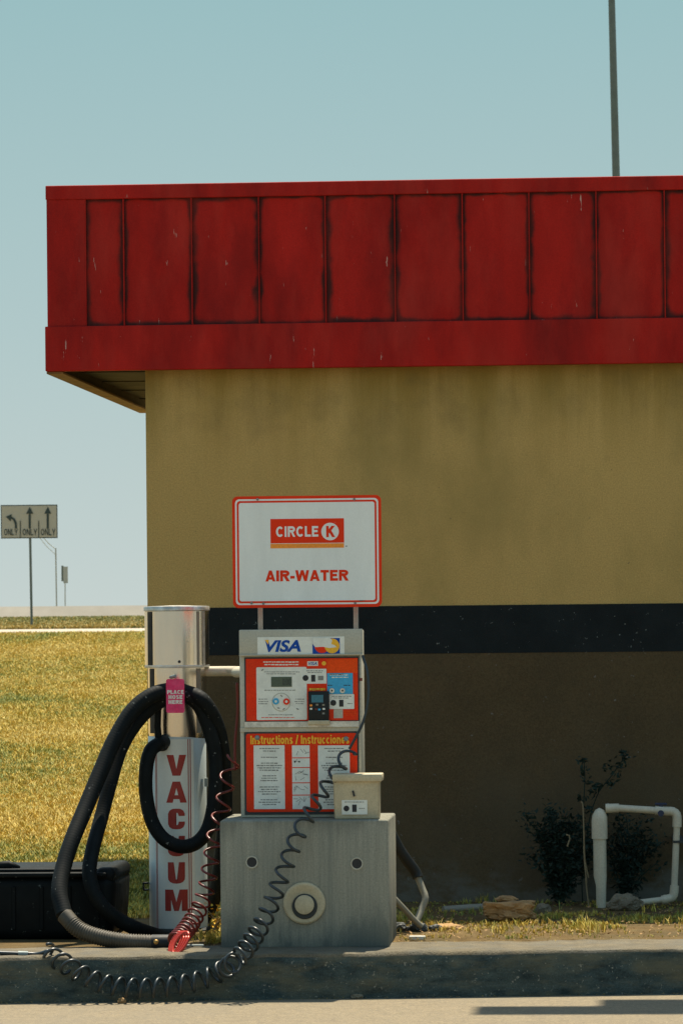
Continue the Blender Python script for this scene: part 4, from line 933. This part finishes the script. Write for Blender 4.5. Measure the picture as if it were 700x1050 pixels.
bm = NB(); facing_box(bm, 65.2, 581, 69.8, 598, D3, .05); obj('panel', bm, m_farpole, sg)
bm = NB(); facing_box(bm, 63.2, 580, 65.1, 596, D3, .3); obj('panel_edge', bm, m_pole, sg)
bm = NB(); tube(bm, [DP(67.2, 640, D3), DP(67, 597, D3)], .03, 6); obj('post', bm, m_farpole, sg)
D4 = 78.0
bz = DP(641, 640, D4); ptop = DP(625.6, -40, D4); pbot = DP(631.4, 190, D4); dirp = (pbot - ptop).normalized()
base4 = pbot + dirp * ((pbot.z - .6) / -dirp.z)
bm = tube(NB(), [base4, ptop + (ptop - pbot) * .4], [.10, .058], 16)
tag(obj('tall_pole', bm, m_pole, None, smooth='auto', org=base4), 'tall thin dark metal pole rising behind the red parapet', 'pole')

# ------------------------------------------------------------ vegetation
def blades(name, pos, hts, cols, wid, m=m_grass, per=4, lean=.5, org=(0, 0, 0)):
    """pos Nx3 tuft bases; each tuft = per blades (tapered two-segment)"""
    n = len(pos); N = n * per
    p = np.repeat(pos, per, 0); h = np.repeat(hts, per) * rng.uniform(.5, 1.15, N); c = np.repeat(cols, per, 0) * rng.uniform(.75, 1.25, (N, 1)); wd = np.repeat(wid, per) if np.ndim(wid) else np.full(N, wid)
    a = rng.uniform(0, 2 * math.pi, N); l = rng.uniform(0, lean, N) * h; b = rng.uniform(0, 2 * math.pi, N)
    off = np.stack([np.cos(b), np.sin(b), np.zeros(N)], 1) * (h * .25 * rng.uniform(0, 1, N))[:, None]; p = p + off
    sd = np.stack([np.cos(a + 1.57), np.sin(a + 1.57), np.zeros(N)], 1) * wd[:, None]
    ln = np.stack([np.cos(a), np.sin(a), np.zeros(N)], 1) * l[:, None]; up = np.array([0, 0, 1.0])
    v0 = p - sd; v1 = p + sd; v2 = p + ln * .35 + up * (h * .6)[:, None] + sd * .8; v3 = p + ln * .35 + up * (h * .6)[:, None] - sd * .8; v4 = p + ln + up * h[:, None]
    V = np.stack([v0, v1, v2, v3, v4], 1).reshape(-1, 3) - np.array(org)
    me = bpy.data.meshes.new(name); me.vertices.add(N * 5); me.vertices.foreach_set('co', V.ravel())
    base = (np.arange(N) * 5)[:, None]
    quads = base + np.array([[0, 1, 2, 3]]); tris = base + np.array([[3, 2, 4]])
    loops = np.concatenate([quads, tris], 1).ravel(); me.loops.add(len(loops)); me.loops.foreach_set('vertex_index', loops.astype(np.int32))
    me.polygons.add(N * 2); st = np.stack([np.arange(N) * 7, np.arange(N) * 7 + 4], 1).ravel(); me.polygons.foreach_set('loop_start', st.astype(np.int32))
    me.update(calc_edges=True); me.validate()
    ca = me.color_attributes.new('Col', 'FLOAT_COLOR', 'POINT'); cc = np.ones((N * 5, 4)); cc[:, :3] = np.repeat(np.clip(c, 0, 1), 5, 0); ca.data.foreach_set('color', cc.ravel())
    me.materials.append(m); o = bpy.data.objects.new(name, me); COL.objects.link(o); o.location = org; ORG[o.name] = Vector(org); return o
def fbm(x, y, sc, seed): return np.array([mnoise.fractal(Vector((a * sc + seed, b * sc, 0)), 1.0, 2.0, 3) for a, b in zip(x, y)])
GOLD = np.array([.51, .35, .045]); STRAW = np.array([.56, .42, .10]); GREEN = np.array([.21, .235, .045]); OLIVE = np.array([.37, .315, .05]); DKG = np.array([.09, .12, .04])
def gcols(x, y, dist):
    f1 = fbm(x / (1 + dist * .01), y / (1 + dist * .05), .8, 3.1); f2 = fbm(x, y / (1 + dist * .04), 3.2, 9.7); r = rng.uniform(-.5, .5, len(x))
    k = np.clip(f1 * .9 + f2 * .35 + r, -1, 1)[:, None]
    c = np.where(k > .55, GREEN, np.where(k > .2, OLIVE, np.where(k > -.22, GOLD, STRAW))); return c
# field: density falls and tufts grow with distance, as far as the far road
px_, py_, ds_ = [], [], []
# camera ground frame
fwd = Vector((-math.sin(YAW), math.cos(YAW), 0)); rgt = Vector((math.cos(YAW), math.sin(YAW), 0))
Nf = 210000
d = 18.6 * (126.5 / 18.6) ** rng.uniform(0, 1, Nf); ul = rng.uniform(-150, 235, Nf)
lat = (ul - 350) / F * d
X = CAM.x + rgt.x * lat + fwd.x * d; Y = CAM.y + rgt.y * lat + fwd.y * d
sarr = (X - K0.x) * kn.x + (Y - K0.y) * kn.y
ok = (sarr > .50) & ~((sarr < 2.1) & (X < VX + .2)) & (sarr < 105.5) & ~((X > WX0 - .05) & (Y > WY - .1) & (Y < yb + .1) & (X < WX1))
X, Y, d, sarr = X[ok], Y[ok], d[ok], sarr[ok]
Z = np.array([terr(s) for s in sarr]) - .004
cols = gcols(X, Y, d)
# a greener mown patch around 22-26 m, as the photograph shows
gp = (np.exp(-((d - 23.2) / 2.2) ** 2) * (.55 + .8 * np.clip(fbm(X, Y, .9, 7), -.4, .5)) + .25 * np.exp(-((d - 36) / 3.0) ** 2) + .2 * np.exp(-((d - 75) / 9.0) ** 2) > rng.uniform(0, 1, len(d))); cols[gp] = GREEN
hts = .028 + d * .00085 + np.clip(fbm(X, Y / 2, 1.1, 5.5), 0, 1) * .03
wid = .0016 + d * .00017
o = blades('field_grass', np.stack([X, Y, Z], 1), hts, cols, wid, per=4, lean=.9)
tag(o, 'dry golden grass field with greener patches beyond the kerb', 'grass', kind='stuff')
# far bank between road and barrier
Nf = 16000; d = rng.uniform(135.5, 173, Nf); ul = rng.uniform(-140, 260, Nf); lat = (ul - 350) / F * d
X = CAM.x + rgt.x * lat + fwd.x * d; Y = CAM.y + rgt.y * lat + fwd.y * d; sarr = (X - K0.x) * kn.x + (Y - K0.y) * kn.y
ok = (sarr > 117.2) & (sarr < 155); X, Y, sarr = X[ok], Y[ok], sarr[ok]; Z = np.array([terr(s) for s in sarr])
kk = (rng.uniform(0, 1, len(X)) < np.clip((sarr - 117) / 30, .15, .8))[:, None]
cols = np.where(kk, np.array([.20, .21, .06]), np.array([.46, .34, .10]))
o = blades('bank_grass', np.stack([X, Y, Z], 1), np.full(len(X), .12), cols, np.full(len(X), .03), per=3, lean=.8)
tag(o, 'greenish grass bank between the far road and the concrete barrier', 'grass', kind='stuff')
# verge between kerb and wall, right of the pedestal and round the machines
Nf = 24000; X = rng.uniform(BX0 - .9, 4.2, Nf); sarr = rng.uniform(.5, 3.4, Nf)
Y = np.array([kerb_y(x) for x in X]) + sarr
ok = (Y < WY - .02) & ~((X > BX0 - .02) & (X < BX1 + .02) & (Y < BDp + .02)) & ((X - VX) ** 2 + (Y - VY) ** 2 > .18 ** 2) & (X > VX + .12)
X, Y, sarr = X[ok], Y[ok], sarr[ok]
dens = np.clip(fbm(X, Y, 2.8, 1.2) * 2.2 + .42, .05, 1) * np.where(Y < 1.7, 1, .5)
ok = rng.uniform(0, 1, len(X)) < dens; X, Y, sarr = X[ok], Y[ok], sarr[ok]
k = (fbm(X, Y, 2.5, 4) + rng.uniform(-.4, .4, len(X)) + np.where(Y > 1.35, .35, 0))[:, None]
cols = np.where(k > .45, GREEN, np.where(k > 0.1, OLIVE * 1.1, np.where(k > -.3, GOLD, STRAW)))
hts = .010 + np.clip(fbm(X, Y, 3.5, 8) + .1, 0, 1) * .06
o = blades('verge_grass', np.stack([X, Y, np.full(len(X), .008)], 1), hts, cols, np.full(len(X), .0019), per=5, lean=1.0)
tag(o, 'thin dry grass and weeds on the strip between kerb and wall', 'grass', kind='stuff')
# fallen dry leaves and crumbs on the strip and along the kerb foot
def leaves(bm, pts, size, up=.6):
    for p in pts:
        a = rng.uniform(0, 6.28); e = rng.uniform(-up, up); s = size * rng.uniform(.6, 1.3)
        M = Matrix.Translation(p) @ Matrix.Rotation(a, 4, 'Z') @ Matrix.Rotation(e, 4, 'X') @ Matrix.Rotation(rng.uniform(-up, up), 4, 'Y')
        vs = [bm.verts.new(M @ Vector(q)) for q in ((-s, 0, 0), (-.2 * s, -.42 * s, 0.1 * s), (s, 0, 0), (-.2 * s, .42 * s, .1 * s))]; bm.faces.new(vs)
bm = NB(); pts = []
for k in range(420):
    t = rng.uniform(-.8, 5.5); s = -abs(rng.normal(0, .018)) - .004; pts.append(KP(t, s, RZ + .003 + rng.uniform(0, .004)))
for k in range(260): pts.append(KP(rng.uniform(1.6, 5.5), rng.uniform(.40, .62), .008))
leaves(bm, pts, .0065, .5)
tag(obj('kerb_debris', bm, m_dirt, org=(K0.x, K0.y, RZ)), 'fine dry crumbs gathered along the foot of the kerb', 'debris', kind='stuff')

bm = NB(); pts = []
for k in range(900):
    x = rng.uniform(BX1 + .02, 3.2); pts.append(Vector((x, kerb_y(x) + rng.uniform(.5, 2.6), .018 + rng.uniform(0, .012))))
leaves(bm, [p for p in pts if p.y < WY - .03], .011, .6)
tag(obj('dead_leaves', bm, m_rock, org=(1, 1, 0)), 'dry tan leaf litter scattered on the strip before the wall', 'debris', kind='stuff')

def shrub(name, base, size, nst, nlf, leaf, label, cat, seed, stem_m=m_stem, lm=m_leaf, spread=1.0):
    r = random.Random(seed); t = thing(name, label, cat, base); bs = NB(); bl = NB(); anchors = []
    for k in range(nst):
        a = r.uniform(0, 6.28); e = Vector((math.cos(a) * size[0] * r.uniform(.2, 1) * spread, math.sin(a) * size[1] * r.uniform(.2, .8), size[2] * r.uniform(.45, 1)))
        m_ = Vector((e.x * .35, e.y * .35, e.z * .6)) + Vector((r.uniform(-.02, .02), 0, 0)); pts = spline([base, base + m_, base + e], .03)
        tube(bs, pts, [.006 * (1 - .7 * i / len(pts)) for i in range(len(pts))], 5); anchors += pts[len(pts) // 4:]
    pl = []
    for k in range(nlf):
        p = r.choice(anchors) + Vector((r.gauss(0, 1), r.gauss(0, .7), r.gauss(0, 1))) * leaf * 1.5
        if p.z > .01 and p.y < WY - .02: pl.append(p)
    leaves(bl, pl, leaf, 1.2)
    obj('stem', bs, stem_m, t); obj('foliage', bl, lm, t); return t
c = P(575, 935, 2.45); shrub('shrub', Vector((c.x, 2.42, 0)), (.23, .14, .52), 34, 3600, .016, 'dark low shrub at the foot of the wall left of the white pipe riser', 'shrub', 1, stem_m=m_leaf)
c = P(640, 930, 2.55); shrub('shrub', Vector((c.x, 2.55, 0)), (.20, .08, .46), 18, 1400, .016, 'sparse dark shrub behind the white pipe loop', 'shrub', 2, stem_m=m_leaf)
# wiry climbing weed
b0 = P(597, 935, 2.5); v2 = thing('climbing_weed', 'tall wiry dark weed climbing the wall above the shrub', 'plant', (b0.x, 2.5, 0))
bs = NB(); bl = NB(); pl = []
for path, clumps in ((((597, 935), (596, 890), (597, 840), (599, 800), (598, 778)), ((598, 779, 6), (599, 790, 6), (600, 803, 7), (596, 818, 6), (594, 838, 5))), (((599, 900), (602, 850), (612, 815), (626, 796), (640, 776)), ((641, 776, 7), (634, 784, 7), (622, 788, 8), (633, 793, 7), (625, 803, 6), (612, 806, 5), (606, 812, 6), (603, 830, 5), (640, 772, 4))), (((600, 900), (590, 870), (583, 850)), ((586, 862, 7), (590, 850, 6)))):
    pts = spline([P(u, v, 2.52) for u, v in path], .03); tube(bs, pts, .003, 5)
    for u, v, s in clumps:
        for k in range(int(16)): pl.append(P(u + rng.normal(0, s * .45), v + rng.normal(0, s * .4), 2.50 + rng.uniform(-.05, .04)))
leaves(bl, pl, .017, 1.2); obj('stem', bs, m_leaf, v2); obj('foliage', bl, m_leaf, v2)
# pale dead stalks
bs = NB(); c0 = P(604, 930, 2.3)
for path in (((603, 900), (599, 880), (598, 850), (597, 826), (595, 822)), ((581, 868), (584, 858), (580, 856)), ((601, 905), (599, 885), (598, 868)), ((604, 935), (602, 920), (600, 900))):
    tube(bs, spline([P(u, v, 2.28) for u, v in path], .02), .0042, 5)
tag(obj('dead_stalk', bs, m_stem, org=(c0.x, 2.28, 0)), 'pale dead stalk standing in front of the dark shrub', 'plant')
# weed with yellow leaves between vacuum and pedestal
b0 = Vector((P(221, 958, .55).x, .55, 0)); shrub('yellow_weed', b0, (.05, .05, .13), 7, 60, .014, 'small sunlit yellow weed between the vacuum and the pedestal', 'plant', 5, lm=m_yflower)

# unseen post added beyond the frame; its flat boxes throw the bar of shadow
zl = 6.6; sh = PZ(600, 1036, RZ); tl = (zl - RZ) / sdir.z; hc = sh + sdir * tl
lamp = thing('shadow_caster', 'unseen tall post with a long flat head, added to cast a shadow bar on the pavement', 'street lamp', (hc.x + 2.6, hc.y + .1, 0))
bm = NB(); tube(bm, [(hc.x + 2.6, hc.y + .1, -.02), (hc.x + 2.6, hc.y + .1, zl)], [.08, .06], 16); obj('post', bm, m_pole, lamp, smooth='auto')
xl = hc.x - (P(600, 1031, -1).x - P(486, 1031, -1).x)
bm = NB(); box(bm, xl, hc.x + 1.2, hc.y - .17, hc.y + .17, zl - .05, zl + .05, .01, 2); obj('shadow_box', bm, m_pole, lamp, smooth='auto')
bm = NB(); box(bm, hc.x + 1.2, hc.x + 2.6, hc.y + .06, hc.y + .14, zl - .04, zl + .04); obj('arm', bm, m_pole, lamp)

xs = hc.x + .06
bm = NB(); box(bm, xs, hc.x + 1.2, hc.y + .171, hc.y + .46, zl - .05, zl + .05, .01, 2); obj('shadow_box', bm, m_pole, lamp, smooth='auto')  # extra box added to widen the cast shadow towards the kerb
